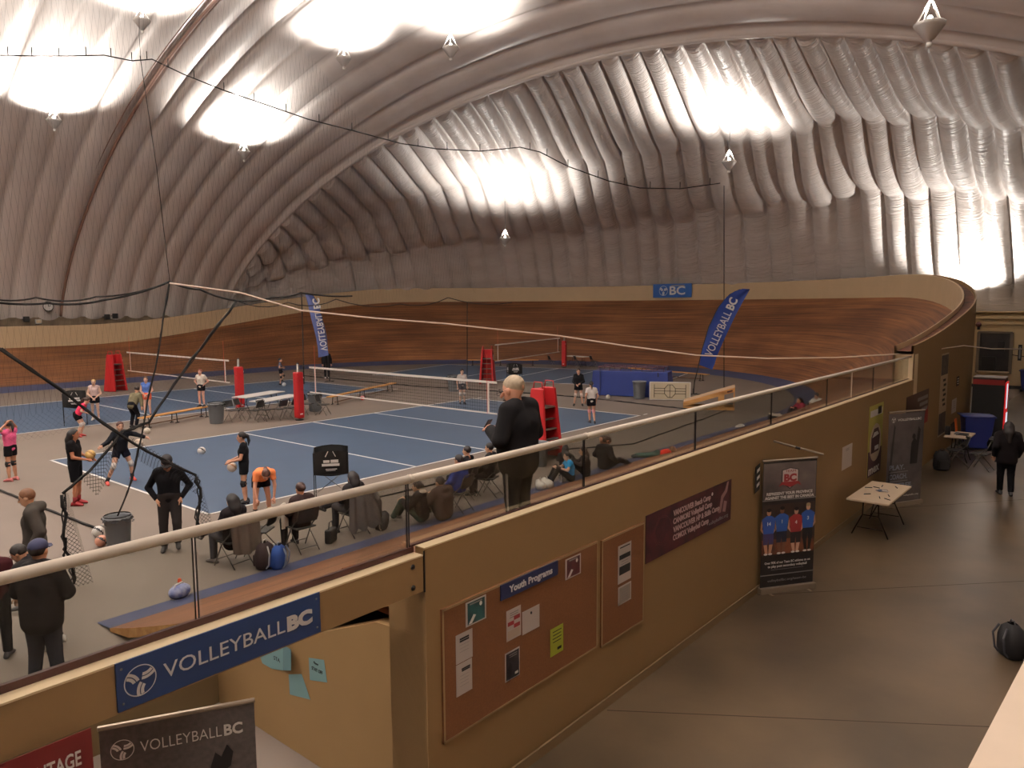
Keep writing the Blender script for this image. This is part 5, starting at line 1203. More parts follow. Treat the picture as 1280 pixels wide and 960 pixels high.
person('girl in a bright blue shirt sitting on the floor right of the large man', (*G(713, 603)[:2], .03), R_(55), 1.5, 'floor', skin=(214, 170, 144), hair=(34, 24, 24), style='tail', top=(36, 142, 206), bottom=(26, 24, 28), legs='long', shoes=(190, 186, 182))
person('girl with long brown hair in a dark top sitting behind the blue shirt', (*G(733, 597)[:2], .03), R_(40), 1.56, 'floor', hair=(62, 46, 40), style='long', top=(46, 38, 38), sleeve='long', tbulk=.02, bottom=(30, 28, 32), legs='long', shoes=(60, 56, 58))
person('black haired girl facing the blue shirt girl on the floor', (*G(706, 592)[:2], .0), R_(-70), 1.5, 'floor', hair=(20, 16, 18), style='long', top=(28, 26, 28), sleeve='long', bottom=(26, 24, 28), legs='long', shoes=(60, 56, 58))
person('short haired man in a black jacket sitting with legs stretched right', (*G(755, 588)[:2], .04), R_(-95), 1.74, 'floorlegs', over=dict(look=(-.8, .5, -.1)), skin=(206, 156, 130), hair=(70, 54, 46), style='bald', top=(32, 29, 30), sleeve='long', tbulk=.03, bottom=(36, 34, 38), legs='long', shoes=(30, 28, 30), hood=True)
person('child with tousled brown hair in a red top lying on the floor behind the glass', (*G(822, 573)[:2], .03), R_(-140), 1.35, 'prone', over=dict(look=(-.3, .6, .6)), skin=(206, 160, 136), hair=(128, 92, 58), style='long', top=(214, 62, 46), bottom=(70, 92, 84), legs='long', shoes=(60, 60, 60))
person('dark haired person in red sitting low behind the glass near the far posts', (*G(1001, 524)[:2], .05), R_(60), 1.6, 'floor', hair=(22, 18, 20), style='long', top=(140, 44, 62), sleeve='long', tbulk=.02, bottom=(40, 36, 40), legs='long', shoes=(60, 60, 60))
person('man in a white shirt sitting beside the person in red behind the glass', (*G(1022, 519)[:2], .05), R_(75), 1.7, 'floor', over=dict(look=(.3, .8, -.3)), skin=(206, 162, 140), hair=(30, 24, 24), style='short', top=(222, 222, 216), sleeve='long', tbulk=.03, bottom=(50, 48, 52), legs='long', shoes=(60, 60, 60))
# --- concourse
person('woman with long dark hair in black walking away down the concourse', (12.35, -12.86, 0), R_(-72), 1.70, 'walk', over=dict(look=(0, 1, -.05), head=(0, .02, 1.6), kneeL=(-.09, .08, .5), ankL=(-.08, .10, .085), ankR=(.1, -.10, .10), kneeR=(.1, .0, .5)), hair=(24, 14, 14), style='long', top=(24, 20, 22), sleeve='long', tbulk=.035, bottom=(16, 15, 18), legs='long', shoes=(24, 22, 24), girth=1.15, hem=.12)

# ================================================================ BALLS
for l, p, a, c in [('tan ball held by the player with red socks', (-1.20, 2.86, 1.13), (206, 170, 104), (150, 110, 60)), ('white ball in the air above the main court', None, (236, 230, 224), (40, 34, 40)),
    ('pale ball in the hand of the lunging player', None, (220, 206, 190), (200, 180, 160)), ('white ball held by the player in black knee pads', None, (226, 210, 196), (170, 120, 80)), ('pale yellow ball under the bending girl', None, (206, 190, 150), (180, 160, 120)),
    ('upper of the two striped balls beside the grey rubbish bin', None, (232, 230, 226), (24, 24, 30)), ('lower striped ball with salmon panels beside the grey rubbish bin', None, (222, 160, 136), (30, 28, 34)),
    ('white ball by the bench in front of the camouflage jacket', None, (226, 220, 206), (196, 186, 170)), ('white ball on the floor by the blue padded block', None, (230, 226, 214), (206, 198, 186)), ('white ball on the floor under the left feather flag court', None, (220, 220, 220), (190, 190, 194)), ('red and white ball on the far bench seen beside the net', None, (206, 60, 60), (226, 220, 220))]:
    if p is None:
        k = l[:14]
        if 'in the air' in l: p = tuple(atd(252, 563.5, 936*.21/9.6))
        elif 'lunging' in l: p = tuple(onY(173, 554, 4.3))
        elif 'knee pads' in l: p = tuple(onY(290, 584, .42))
        elif 'pale yellow' in l: p = tuple(atd(338, 640, 15.6))
        elif 'upper of' in l: q = G(123, 671); p = (q.x, q.y, .105)
        elif 'lower striped' in l: q = G(127, 683); p = (q.x, q.y, .105)
        elif 'camouflage' in l: q = G(184, 542); p = (q.x, q.y, .105)
        elif 'padded' in l: q = G(760, 499); p = (q.x, q.y, .105)
        elif 'left feather' in l: q = G(355, 483); p = (q.x, q.y, .105)
        else: q = G(453, 500); p = (q.x, q.y, .105)
    vball(l, p, .108, a, c)
# ================================================================ COURT EQUIPMENT
m_pad = mat('pad_red_vinyl', (176, 34, 38), .4, var=.12, vscale=2)
m_netb = net_mat('net_black', .10, .008, (26, 24, 24)); m_netf = net_mat('net_fine', .06, .0010, (30, 26, 24), diamond=True)
m_tape = mat('net_tape_white', (228, 222, 214), .7)
def uvplane(o, w, h):
    u = o.data.uv_layers.new(name='UVMap')
    for i, c in enumerate([(0, 0), (w, 0), (w, h), (0, h)]): u.data[i].uv = c
def volley_net(a, b_, label, posts, plabels, zt=2.13):
    a = Vector((*a, 0)); c = Vector((*b_, 0)); d = (c-a).normalized(); w = (c-a).length; rz = math.atan2(d.y, d.x)
    t = thing('volleyball_net', label, 'net', a, rz)
    zb = zt-1.0
    b = MB(); b.add([(0, 0, zb), (w, 0, zb), (w, 0, zt), (0, 0, zt)], [(0, 1, 2, 3)]); o = b.build('netting', m_netb, t, fixn=False); uvplane(o, w, 1.0)
    b = MB(); b.box((w/2, 0, zt-.035), (w, .012, .07)); b.build('top_tape', m_tape, t)
    b = MB(); b.box((w/2, 0, zb+.02), (w, .012, .045)); b.build('bottom_tape', m_tape, t)
    for x in (.35, w-.35): b = MB(); b.box((x, -.004, (zb+zt)/2), (.06, .016, 1.0)); b.build('side_tape', m_tape, t)
    for x in (.38, w-.38):
        for k in range(6):
            pass
        b = MB(); b.tube([(x, .02, zb), (x, .02, zt+.8)], .006, 6); b.build('antenna', mat('antenna_red', (214, 90, 70), .5), t)
    b = MB(); b.tube([(-.75, 0, zt+.02), (0, 0, zt-.01)], .008, 5); b.tube([(w, 0, zt-.01), (w+.75, 0, zt+.02)], .008, 5); b.tube([(-.7, 0, zb+.1), (0, 0, zb+.02)], .006, 5); b.tube([(w, 0, zb+.02), (w+.7, 0, zb+.1)], .006, 5); b.build('tension_cable', m_dark, t)
    for s, pl in zip(posts, plabels):
        x = -.75 if s < 0 else w+.75; q = a+d*x
        p = thing('net_post', pl, 'post', (q.x, q.y, 0), rz)
        b = MB(); b.tube([(0, 0, 0), (0, 0, zt+.06)], .05, 10); b.build('pole', m_grey, p, smooth=True)
        b = MB(); b.box((0, 0, .98), (.30, .30, 1.80)); b.build('pad', m_pad, p, bevel=.05)
        b = MB(); b.box((-.10, -.152, 1.66), (.08, .004, .05)); b.box((-.151, 0, .25), (.004, .12, .05)); b.build('pad_label', m_white, p)
        b = MB(); b.lathe([(.16, 0), (.16, .03), (.06, .05)], n=12); b.build('floor_plate', m_dark, p)
        b = MB(); b.box((0, 0, zt+.08), (.08, .05, .06)); b.build('pulley', m_dark, p)
volley_net((9, -.35), (9, 9.1), 'volleyball net of the main court with white tapes', (1,), ['red padded net post at the far end of the main net'])
volley_net((9, 14.9), (9, 24.9), 'volleyball net of the far left court', (-1,), ['red padded net post behind the white tables'])
d3 = Vector((math.cos(A3), math.sin(A3))); o3 = Vector(C3)
volley_net(tuple(o3-d3*4.75), tuple(o3+d3*4.75), 'small far volleyball net in the bend court', (1,), ['slim red padded post at the far end of the bend net'])
def ref_stand(label, loc, rz, steps=True, s=1.0):
    t = thing('referee_stand', label, 'referee stand', loc, rz)
    # padded tower, wider at the foot, steps on the -Y side
    for q in (-1, 1):
        b = MB(); b.add([(q*.30*s, -.35*s, .02), (q*.42*s, -.38*s, .02), (q*.42*s, .42*s, .02), (q*.30*s, .42*s, .02), (q*.22*s, -.20*s, 1.95*s), (q*.30*s, -.20*s, 1.95*s), (q*.30*s, .22*s, 1.95*s), (q*.22*s, .22*s, 1.95*s)], [(0, 1, 2, 3), (4, 5, 6, 7), (0, 1, 5, 4), (1, 2, 6, 5), (2, 3, 7, 6), (3, 0, 4, 7)]); b.build('side_pad', m_pad, t, bevel=.03)
    b = MB(); b.add([(-.36*s, .30*s, .02), (.36*s, .30*s, .02), (.36*s, .44*s, .02), (-.36*s, .44*s, .02), (-.26*s, .14*s, 1.93*s), (.26*s, .14*s, 1.93*s), (.26*s, .24*s, 1.93*s), (-.26*s, .24*s, 1.93*s)], [(0, 1, 2, 3), (4, 5, 6, 7), (0, 1, 5, 4), (1, 2, 6, 5), (2, 3, 7, 6), (3, 0, 4, 7)]); b.build('front_pad', m_pad, t, bevel=.03)
    for k in range(4): b = MB(); b.box((0, -.3*s+.06*k, .3+.28*k), (.52*s, .14, .035)); b.build('step', m_grey, t)
    b = MB(); b.box((0, 0, 1.42*s), (.5*s, .42*s, .04)); b.build('platform', m_grey, t)
    for q in (-1, 1): b = MB(); b.tube([(q*.25*s, -.15*s, 1.9*s), (q*.25*s, -.13*s, 2.12*s), (q*.25*s, .13*s, 2.12*s), (q*.25*s, .17*s, 1.9*s)], .018, 7); b.build('hand_loop', m_pad, t, smooth=True)
    b = MB(); b.box((.36*s, -.1, 1.5*s), (.005, .16, .3)); b.build('pad_label', m_white, t)
    return t
ref_stand('red padded referee stand beyond the far left net', (8.9, 26.2, 0), R_(20))
ref_stand('red referee stand with its steps showing at the near end of the bend net', (23.4, 12.9, 0), R_(-60))
ref_stand('red padded referee stand directly behind the large man', (9.15, -2.0, 0), R_(0), s=1.05)

# judges' tables, benches, bins
m_bench = mat('bench_pine', (206, 152, 84), .5, c2=(184, 130, 66), vscale=3, stretch=(1, 12, 1)); m_benchleg = mat('bench_leg_brown', (92, 60, 38), .5)
def bench(label, p, q, h=.42, name='bench'):
    p = Vector((*p, 0)); q = Vector((*q, 0)); d = (q-p); L = d.length; rz = math.atan2(d.y, d.x)
    t = thing(name, label, 'bench', (p+q)/2, rz)
    b = MB(); b.box((0, 0, h-.02), (L, .28, .045)); b.build('seat_board', m_bench, t, bevel=.01)
    for x in (-L*.42, -L*.03, L*.42):
        b = MB(); b.tube([(x, -.14, .02), (x, -.11, h-.05), (x, .11, h-.05), (x, .14, .02)], .02, 6); b.tube([(x-.08, -.14, .02), (x+.08, -.14, .02)], .02, 6); b.tube([(x-.08, .14, .02), (x+.08, .14, .02)], .02, 6); b.build('leg', m_dark, t)
    b = MB(); b.box((0, 0, .12), (L*.84, .05, .035)); b.build('stretcher', m_benchleg, t)
    return t
bench('long pine bench between the courts at the left', (4.15, 12.6), (7.35, 13.7)); bench('long pine bench seen behind the main net', (12.2, 12.3), (18.0, 14.6)); bench('low pale bench along the blue band in the bend', (33.0, 9.5), (31.8, 3.6)) 
bench('pale bench behind the small far net', (32.0, 22.6), (35.0, 18.3))
m_wt = mat('table_white', (216, 214, 212), .5)
folding_table('scorers_table', 'nearer white scorers table between the red net posts', 9.1, 11.5, 2.4, .76, .74, R_(18), m_wt); folding_table('scorers_table', 'white scorers table behind the nearer one', 9.4, 13.3, 2.4, .76, .74, R_(18), m_wt)
folding_table('scorers_table', 'small white table by the far bend court post', 36.0, 15.6, 1.8, .7, .74, R_(80), m_wt)
def trash(label, loc, s=1.0, liner_=True):
    t = thing('rubbish_bin', label, 'bin', loc, 0); m = mat('bin_grey', (104, 108, 112), .5)
    b = MB(); b.lathe([(.22*s, 0), (.235*s, .03*s), (.28*s, .68*s), (.30*s, .70*s), (.30*s, .74*s), (.27*s, .74*s), (.26*s, .70*s), (.20*s, .1*s), (.01, .1*s)], n=24, cap=False); b.build('body', m, t, smooth=True)
    if liner_:
        P = [[((.285+.02*math.sin(k*2.1))*s*math.cos(a) if j else .27*s*math.cos(a), ((.285+.02*math.sin(k*2.1))*s*math.sin(a) if j else .27*s*math.sin(a)), (.77-.1*j*abs(1+.3*math.sin(k*1.7)))*s) for j in (0, 1)] for k, a in enumerate([2*math.pi*i/24 for i in range(25)])]
        for r in P: r[1] = (r[1][0]*1.12, r[1][1]*1.12, r[1][2])
        b = MB(); b.grid(P); b.build('bin_liner', m_ink, t, smooth=True)
    for q in (-1, 1): b = MB(); b.tube([(q*.285*s, -.06, .56*s), (q*.33*s, -.05, .6*s), (q*.33*s, .05, .6*s), (q*.285*s, .06, .56*s)], .012, 6); b.build('handle', m, t)
    return t
q = G(150, 688); trash('large grey rubbish bin with a black liner near the hanging nets', (q.x+.05, q.y+.15, 0), .82)
q = G(271, 529); trash('grey bin at the right end of the left bench', (q.x, q.y, 0), 1.05); q = G(394, 514); trash('grey bin behind the padded post of the main net', (q.x, q.y, 0), 1.05)
q = G(799, 498); trash('grey bin in front of the blue padded block', (q.x, q.y, 0), 1.1, False); q = G(567, 489); trash('dark grey bin seen through the main net', (q.x, q.y, 0), 1.1)
q = G(674, 582); trash('grey bin at the foot of the referee stand behind the man', (q.x, q.y, 0), .9, False)
cl = ['grey folding chair at the left end of the scorers tables', 'folding chair left of the white tables', 'folding chair in front of the nearer white table', 'folding chair behind the first chair at the white table', 'folding chair at the middle of the white table', 'folding chair beside the right leg of the white table', 'folding chair right of the red post of the main net', 'folding chair beside the grey bin by the main net post']
for l, (u, v), rz in zip(cl, [(291, 527), (303, 524), (320, 527), (332, 526), (350, 525), (364, 523), (384, 518), (404, 519)], [10, 30, 200, 20, 190, 200, 15, 30]):
    q = G(u, v); dup(ch0, (q.x, q.y, 0), R_(rz), l, 'chairs round the scorers tables')
for l, (u, v) in zip(['folding chair at the left of the far table in the bend', 'folding chair right of the far post in the bend', 'rightmost folding chair by the far band in the bend'], [(690, 459), (722, 459), (742, 459)]):
    q = G(u, v); dup(ch0, (q.x, q.y, 0), R_(60), l, 'chairs by the far bend court')
for l, (u, v), rz in [('empty folding chair carrying a white towel and bag', (328, 692), 215), ]:
    q = G(u, v); dup(ch0, (q.x, q.y, 0), R_(rz), l)
t = thing('towel', 'white towel hung over the empty folding chair', 'towel', (*G(335, 692)[:2], .5), R_(215-0)); P = [[(x, .30+.025*math.sin(x*40)+(.03 if z < .3 else 0), z) for z in (-.02, .1, .2, .3, .37)] for x in np.linspace(-.17, .10, 10)]
b = MB(); b.grid(P); b.grid([[(p[0], p[1]-.06, p[2]) for p in r[2:]] for r in P]); b.build('cloth', mat('towel_white', (212, 206, 196), .9), t, smooth=True); b = MB(); b.tube([(-.18, .27, .37), (.11, .27, .37)], .03, 6); b.build('fold', mat('towel_white', (0, 0, 0)), t)
# ball carts
def ball_cart(label, loc, rz, s=1.0):
    t = thing('ball_cart', label, 'ball cart', loc, rz)
    b = MB(); w = .33*s; top, bot = 1.06*s, .62*s
    pts = [(-w, -w), (w, -w), (w, w), (-w, w)]
    P = []
    for i in range(17):
        k = i/4; j = int(k) % 4; f = k-int(k); x = pts[j][0]*(1-f)+pts[(j+1) % 4][0]*f; y = pts[j][1]*(1-f)+pts[(j+1) % 4][1]*f
        sg = math.sin(math.pi*f); P.append([(x*(1-.25*sg), y*(1-.25*sg), bot-.05*sg*1.2), (x*(1-.05*sg), y*(1-.05*sg), .85*s), (x, y, top+.05*sg)])
    b.grid(P); b.add([(-w, -w, bot), (w, -w, bot), (w, w, bot), (-w, w, bot), (0, 0, bot-.12)], [(0, 1, 4), (1, 2, 4), (2, 3, 4), (3, 0, 4)]); b.build('ball_bag', m_black, t, smooth=True)
    for x, y in pts: b = MB(); b.tube([(x, y, .06), (x, y, top)], .011, 6); b.build('leg', m_dark, t)
    for x, y in pts: b = MB(); b.tube([(x-.012, y, .035), (x+.012, y, .035)], .035, 10); b.build('caster', m_ink, t)
    b = MB(); b.tube([(-w, -w, .25), (w, w, .6*s)], .008, 5); b.tube([(w, -w, .25), (-w, w, .6*s)], .008, 5); b.build('scissor_brace', m_grey, t)
    for k, (a, c) in enumerate([((-w, -w), (w, -w)), ((-w, w), (-w, -w))]):
        a = Vector((*a, .84*s)); c = Vector((*c, .84*s)); d = (c-a).normalized(); n = d.cross(Vector((0, 0, 1))); M = frame((a+c)/2+n*(.004), d, (0, 0, 1))
        b = MB(); 
        for (x0, y0, x1, y1) in [(-.17, -.05, .17, .0), (-.14, .02, -.02, .07), (.0, .015, .15, .075), (-.10, -.12, .12, -.105), (-.09, -.145, .09, -.135)]:
            b.prism([M @ Vector((x*s, y*s, -.0)) for x, y in rect(x0, y0, x1, y1)], tuple(n*.006))
        b.build('printed_mark', m_pw, t)
    b = MB()
    for q in (-1, 1): b.tube([(q*.05, -w-.01, top+.03), (q*.11, -w-.015, top-.09)], .008, 5)
    b.build('white_strap', m_pw, t)
    return t
ball_cart('black folding ball cart with white print at the near court side', (2.35, -1.15, 0), R_(-38), 1.12); q = G(95, 530); ball_cart('black ball cart behind the hot pink girl', (q.x, q.y, 0), R_(-20), 1.15); q = G(643, 482); ball_cart('black ball cart behind the head of the large man', (q.x, q.y, 0), R_(-40), 1.1)

# blue padded block, upended table and wooden ramp on the right
m_bpad = mat('pad_blue_vinyl', (34, 52, 120), .45, var=.1, vscale=1.5)
a, c = G(756, 495), G(851, 499); d = (c-a); rz = math.atan2(d.y, d.x); L = d.length
t = thing('padded_block', 'long blue vinyl covered block with dark red frame on top', 'gym mats', ((a.x+c.x)/2+.25, (a.y+c.y)/2+.75, 0), rz)
b = MB(); b.add([(-L/2-.1, -.4, .02), (L/2+.1, -.4, .02), (L/2+.1, .8, .02), (-L/2-.1, .8, .02), (-L/2, -.35, 1.22), (L/2, -.35, 1.22), (L/2, .75, 1.22), (-L/2, .75, 1.22)], [(0, 1, 2, 3), (4, 5, 6, 7), (0, 1, 5, 4), (1, 2, 6, 5), (2, 3, 7, 6), (3, 0, 4, 7)]); b.build('cover', m_bpad, t, bevel=.03)
b = MB(); b.box((L/2-.45, -.395, 1.1), (.04, .03, .2)); b.build('buckle', m_dark, t); b = MB(); b.box((-L/2+.38, -.405, .62), (.05, .03, 1.2)); b.build('seam_strap', mat('pad_blue_dark', (22, 34, 84), .5), t)
b = MB()
for y in (-.3, .7): b.tube([(-L/2+.3, y, 1.42), (L/2-.2, y, 1.42)], .03, 6)
for k in range(7): x = -L/2+.3+(L-.5)*k/6; b.tube([(x, -.3, 1.22), (x, -.3, 1.42), (x, .7, 1.42), (x, .7, 1.22)], .02, 6)
b.build('frame', mat('frame_maroon', (66, 26, 40), .5), t)
a, c = G(809, 499), G(860, 500); d = (c-a); rz = math.atan2(d.y, d.x); L = d.length
t = thing('upended_table', 'white folding table standing on its edge with dark legs folded flat', 'table', ((a.x+c.x)/2-.25, (a.y+c.y)/2-.25, 0), rz)
b = MB(); b.box((0, 0, .44), (L, .04, .84)); b.build('tabletop', m_wt, t, bevel=.015); b = MB(); b.box((0, -.024, .44), (L-.08, .006, .76)); b.build('underside', mat('table_underside', (198, 186, 160), .6), t)
b = MB(); pr = [.20*math.cos(i*math.pi/4+.39) for i in range(8)]
b.tube([(.26*math.cos(i*math.pi/4+.39), -.035, .44+.31*math.sin(i*math.pi/4+.39)) for i in range(8)], .013, 5, closed=True)
for s in (-1, 1):
    for z in (.32, .44, .56): b.tube([(s*.24 if z != .44 else 0, -.035, z), (s*L*.38, -.035, z)], .011, 5)
    b.tube([(s*L*.38, -.035, .14), (s*L*.38, -.035, .74)], .013, 5)
b.tube([(0, -.035, .14), (0, -.035, .74)], .011, 5)
b.build('folded_legs', m_dark, t)
a, c = G(854, 511), G(918, 513); d = (c-a); rz = math.atan2(d.y, d.x); L = d.length
t = thing('wooden_ramp', 'raw wooden wedge frame with a dark opening on the grey floor', 'ramp', ((a.x+c.x)/2, (a.y+c.y)/2, 0), rz)
b = MB(); w = .07
for y in (-.05, .9):
    b.prism([(-L/2, y, 0), (L/2, y, 0), (L/2, y, .12), (-L/2, y, .10)], (0, .05, 0)); b.prism([(-L/2, y, .10), (-L/2, y, .28), (L/2, y, .95), (L/2, y, .78)], (0, .05, 0)); b.prism([(L*.18, y, .1), (L*.30, y, .1), (L*.30, y, .8), (L*.18, y, .72)], (0, .05, 0))
b.build('side_frame', m_ply, t)
b = MB(); b.prism([(-L/2, 0, .27), (-L/2, 0, .30), (L/2, 0, .98), (L/2, 0, .95)], (0, .95, 0)); b.build('ramp_sheet', mat('sheet_dusty', (186, 156, 124), .8), t); b = MB(); b.box((L/2-.02, .45, .5), (.04, .95, .9)); b.build('back_board', m_ply, t)
b = MB(); b.box((L/2-.2, -.07, .80), (.22, .02, .06), ry=-.3); b.build('handle', mat('handle_maroon', (70, 34, 28), .6), t)

# feather flags
def quadflag(name, label, base, pts_pole, poly, depth, txt, mirror, col, toff=(0, 0)):
    pb = Vector(base); F = AF.copy(); F.z = 0; F.normalize(); dist = (pb-CAMP).dot(F)
    def pl(u, v): r = unray(u, v); return CAMP+r*(dist/r.dot(F))
    t = thing(name, label, 'flag', base, 0)
    def loc(u, v): return pl(u, v)-pb
    b = MB(); b.tube([loc(*p) for p in pts_pole], [.03-.0022*i for i in range(len(pts_pole))], 7); b.build('pole', m_dark, t, smooth=True)
    lead, trail = poly; P = []
    for (a, c) in zip(lead, trail): A, Cc = loc(*a), loc(*c); P.append([A+(Cc-A)*k/4+F*.06*math.sin(k*1.3+a[1]*.08) for k in range(5)])
    b = MB(); b.grid(P); b.grid([[p+F*.006 for p in r] for r in P]); b.build('flag_cloth', col, t, smooth=True)
    b = MB(); b.tube([(-.35, 0, .02), (.35, 0, .02)], .02, 6); b.tube([(0, -.35, .02), (0, .35, .02)], .02, 6); b.tube([(0, 0, 0), (0, 0, .3)], .035, 8); b.build('cross_base', m_dark, t)
    (u0, v0), (u1, v1) = txt; A, B = pl(u0, v0), pl(u1, v1); xd = (B-A).normalized(); yd = (xd.cross(F)).normalized()
    if mirror: yd = -yd
    M = frame(A-F*.09, xd, yd if not mirror else yd)
    L_ = (B-A).length
    o = text('VOLLEYBALL', .55, M, m_pw, parent=t, fit=L_*.76, bold=.004); M2 = M @ Matrix.Translation((L_*.80, 0, 0)); text('BC', .55, M2, m_pw, parent=t, fit=L_*.19, bold=.02)
    return t
p = G(867, 493)
quadflag('feather_flag', 'tall royal blue feather flag leaning right beside the white upended table', (p.x, p.y, 0), [(867, 493), (868, 478), (872, 462), (878, 435), (886, 408), (897, 385), (912, 368), (924, 362), (937, 362)],
    ([(874, 456), (877, 440), (881, 425), (886, 409), (892, 396), (899, 383), (908, 371), (918, 364), (928, 361), (937, 361.5)], [(890, 462), (893.5, 455), (896, 447), (901, 434), (906, 422), (912, 409), (918, 397), (925, 384), (931, 373), (937.5, 362)]), 0, ((889, 446), (922, 374)), False, mat('flag_royal', (32, 62, 140), .6, var=.08, vscale=1))
for o in bpy.data.objects:
    pass
p = G(412, 477)
quadflag('feather_flag', 'paler blue feather flag at the far side with its lettering mirrored', (p.x, p.y, 0), [(412, 477), (411, 462), (410, 445), (407, 420), (403, 398), (398, 380), (392, 370), (384, 366)],
    ([(411, 444), (409.5, 432), (408, 420), (405, 406), (402, 393), (398, 380), (392, 370), (384, 366)], [(398, 447), (397, 435), (395, 423), (392, 410), (389, 397), (386, 384), (383, 373), (381, 366)]), 0, ((402, 439), (391, 373)), True, mat('flag_slate', (76, 88, 140), .6))
# blue club banner hung on the far fence
fw_ = AF.copy(); fw_.z = 0; fw_.normalize()
cands = []
th0 = None
for i in range(400):
    th = R_(-60+150*i/400); q = Vector((20+(RO-.25)*math.cos(th), 13+(RO-.25)*math.sin(th), 5.2)); r = q-CAMP
    u = 640+FPX*r.dot(AR)/r.dot(AF)
    cands.append((abs(u-842) if r.dot(AF) > 0 else 1e9, th))
th0 = min(cands)[1]
q = Vector((20+(RO-.27)*math.cos(th0), 13+(RO-.27)*math.sin(th0), 0)); k = (q-CAMP).dot(AF); nx = Vector((math.cos(th0), math.sin(th0), 0)); xd = Vector((nx.y, -nx.x, 0))
ztop, zbot = (CAMP+unray(842, 355)*k).z, (CAMP+unray(842, 372)*k).z; wd = 40/FPX*k/abs(xd.dot(AR))
t = thing('fence_banner', 'blue banner with ball emblem and BC hung on the cream fence', 'banner', (q.x-nx.x*.1, q.y-nx.y*.1, zbot), 0); M = frame(Vector((q.x, q.y, zbot))-nx*.12, xd, (0, 0, 1)); h = ztop-zbot
b = MB(); b.prism([M @ Vector(p) for p in [(-wd/2, 0, -.0), (wd/2, 0, 0), (wd/2, h, 0), (-wd/2, h, 0)]], tuple(nx*.02)); attach(b.build('cloth', mat('banner_bright_blue', (36, 92, 168), .6), None), t)
ball_logo(h*.36, M @ Matrix.Translation((-wd*.22, h*.5, .02)), m_pw, t, 0); text('BC', h*.85, M @ Matrix.Translation((-wd*.06, h*.22, .02)), m_pw, parent=t, fit=wd*.4, bold=.02); flat(rect(-wd*.02, h*.82, wd*.33, h*.9), M @ Matrix.Translation((0, 0, .02)), m_pg, 'slogan_line', t, .002)

# clock and floodlights low on the far liner
t = thing('wall_clock', 'round white clock on the low back wall at the far left', 'clock', tuple(onY(60, 383, 37.9))); b = MB(); b.lathe([(.30, 0), (.32, .05)], n=24); o = b.build('rim', m_dark, t); o.rotation_euler = (R_(90), 0, 0)
b = MB(); b.lathe([(.27, .052), (.27, .058)], n=24); o = b.build('dial', m_white, t); o.rotation_euler = (R_(90), 0, 0)
b = MB(); b.box((.0, -.07, .07), (.03, .01, .16)); b.box((.07, -.07, .02), (.16, .01, .03), ry=-.3); b.build('hands', m_ink, t)
for l, u, v in [('small black floodlight below and left of the clock', 33, 399), ('left of the paired black floodlights right of the clock', 134, 396), ('right of the paired black floodlights right of the clock', 144, 395)]:
    t = thing('floodlight', l, 'light', tuple(onY(u, v, 37.7))); MB().box((0, 0, 0), (.3, .25, .34)).build('housing', m_ink, t, bevel=.03); MB().box((0, -.13, 0), (.22, .01, .24)).build('lens', m_dark, t); b = MB(); b.tube([(0, .1, 0), (0, .75, 0)], .03, 5); b.build('bracket', m_dark, t)
t = thing('junction_box', 'small white box on the back wall under the clock', 'box', tuple(onY(48, 402, 38.38))); MB().box((0, 0, 0), (.35, .15, .26)).build('case', m_white, t, bevel=.02); MB().box((0, -.08, 0), (.28, .01, .18)).build('cover', m_ledge, t)

# bags and bottles on the infield
q = G(213, 747); t = thing('gear_bag', 'blue and white bag with an orange top behind the glass', 'bag', (q.x+.1, q.y-.1, 0), R_(20)); b = MB(); b.ell((0, 0, .10), (.19, .13, .11), 16, 10); b.build('body', mat('bag_blue', (50, 70, 150), .7, c2=(170, 176, 196), vscale=9), t, smooth=True); b = MB(); b.tube([(-.15, 0, .13), (-.07, 0, .22), (.06, 0, .22), (.15, 0, .13)], .015, 6); b.build('strap', m_pw, t); b = MB(); b.lathe([(.03, .14), (.03, .24), (.02, .27)], c=(.06, .05, 0), n=10); b.build('bottle_top', mat('bottle_orange', (220, 90, 50), .5), t)
q = G(336, 712); backpack('black and maroon backpack under the towel chair', (q.x, q.y+.1, 0), R_(200), (44, 26, 30), 1.0, acc=(190, 190, 190)); q = G(353, 712); backpack('bright blue drawstring bag beside the maroon backpack', (q.x, q.y+.1, 0), R_(220), (34, 74, 150), .9, acc=(120, 130, 150))
q = G(484, 665); backpack('black sports bag on the floor by the pale hood figure', (q.x, q.y+.2, 0), R_(100), (30, 28, 30), .75, lean=-.3, acc=(160, 150, 140)); q = G(414, 678); t = thing('handbag', 'dark handbag on the floor by the crossed legs', 'bag', (q.x, q.y, 0), R_(30)); MB().box((0, 0, .14), (.3, .14, .26)).build('body', m_ink, t, bevel=.03); b = MB(); b.tube([(-.1, 0, .26), (-.06, 0, .4), (.06, 0, .4), (.1, 0, .26)], .01, 5); b.build('handle', m_ink, t)
for l, u, v, s in [('white plastic bag at the left of the pair behind the large man', 676, 613, 1.0), ('white plastic bag right of its twin behind the glass', 684, 611, 1.15)]:
    q = G(u, v); t = thing('plastic_bag', l, 'bag', (q.x, q.y, 0), s); S_ = SDF(.02, (-.3, -.3, 0), (.3, .3, .5)); S_.ell((0, 0, .11), P3(.17, .13, .11)*s, .02); S_.ell((.08, .03, .18), P3(.08, .07, .08)*s, .03); S_.mesh('bag', mat('plastic_white', (222, 218, 210), .35, bump=.6, bscale=14), t); b = MB(); b.tube([(-.05, 0, .2), (0, .02, .31), (.05, 0, .2)], .012, 6); b.build('handles', m_pw, t)
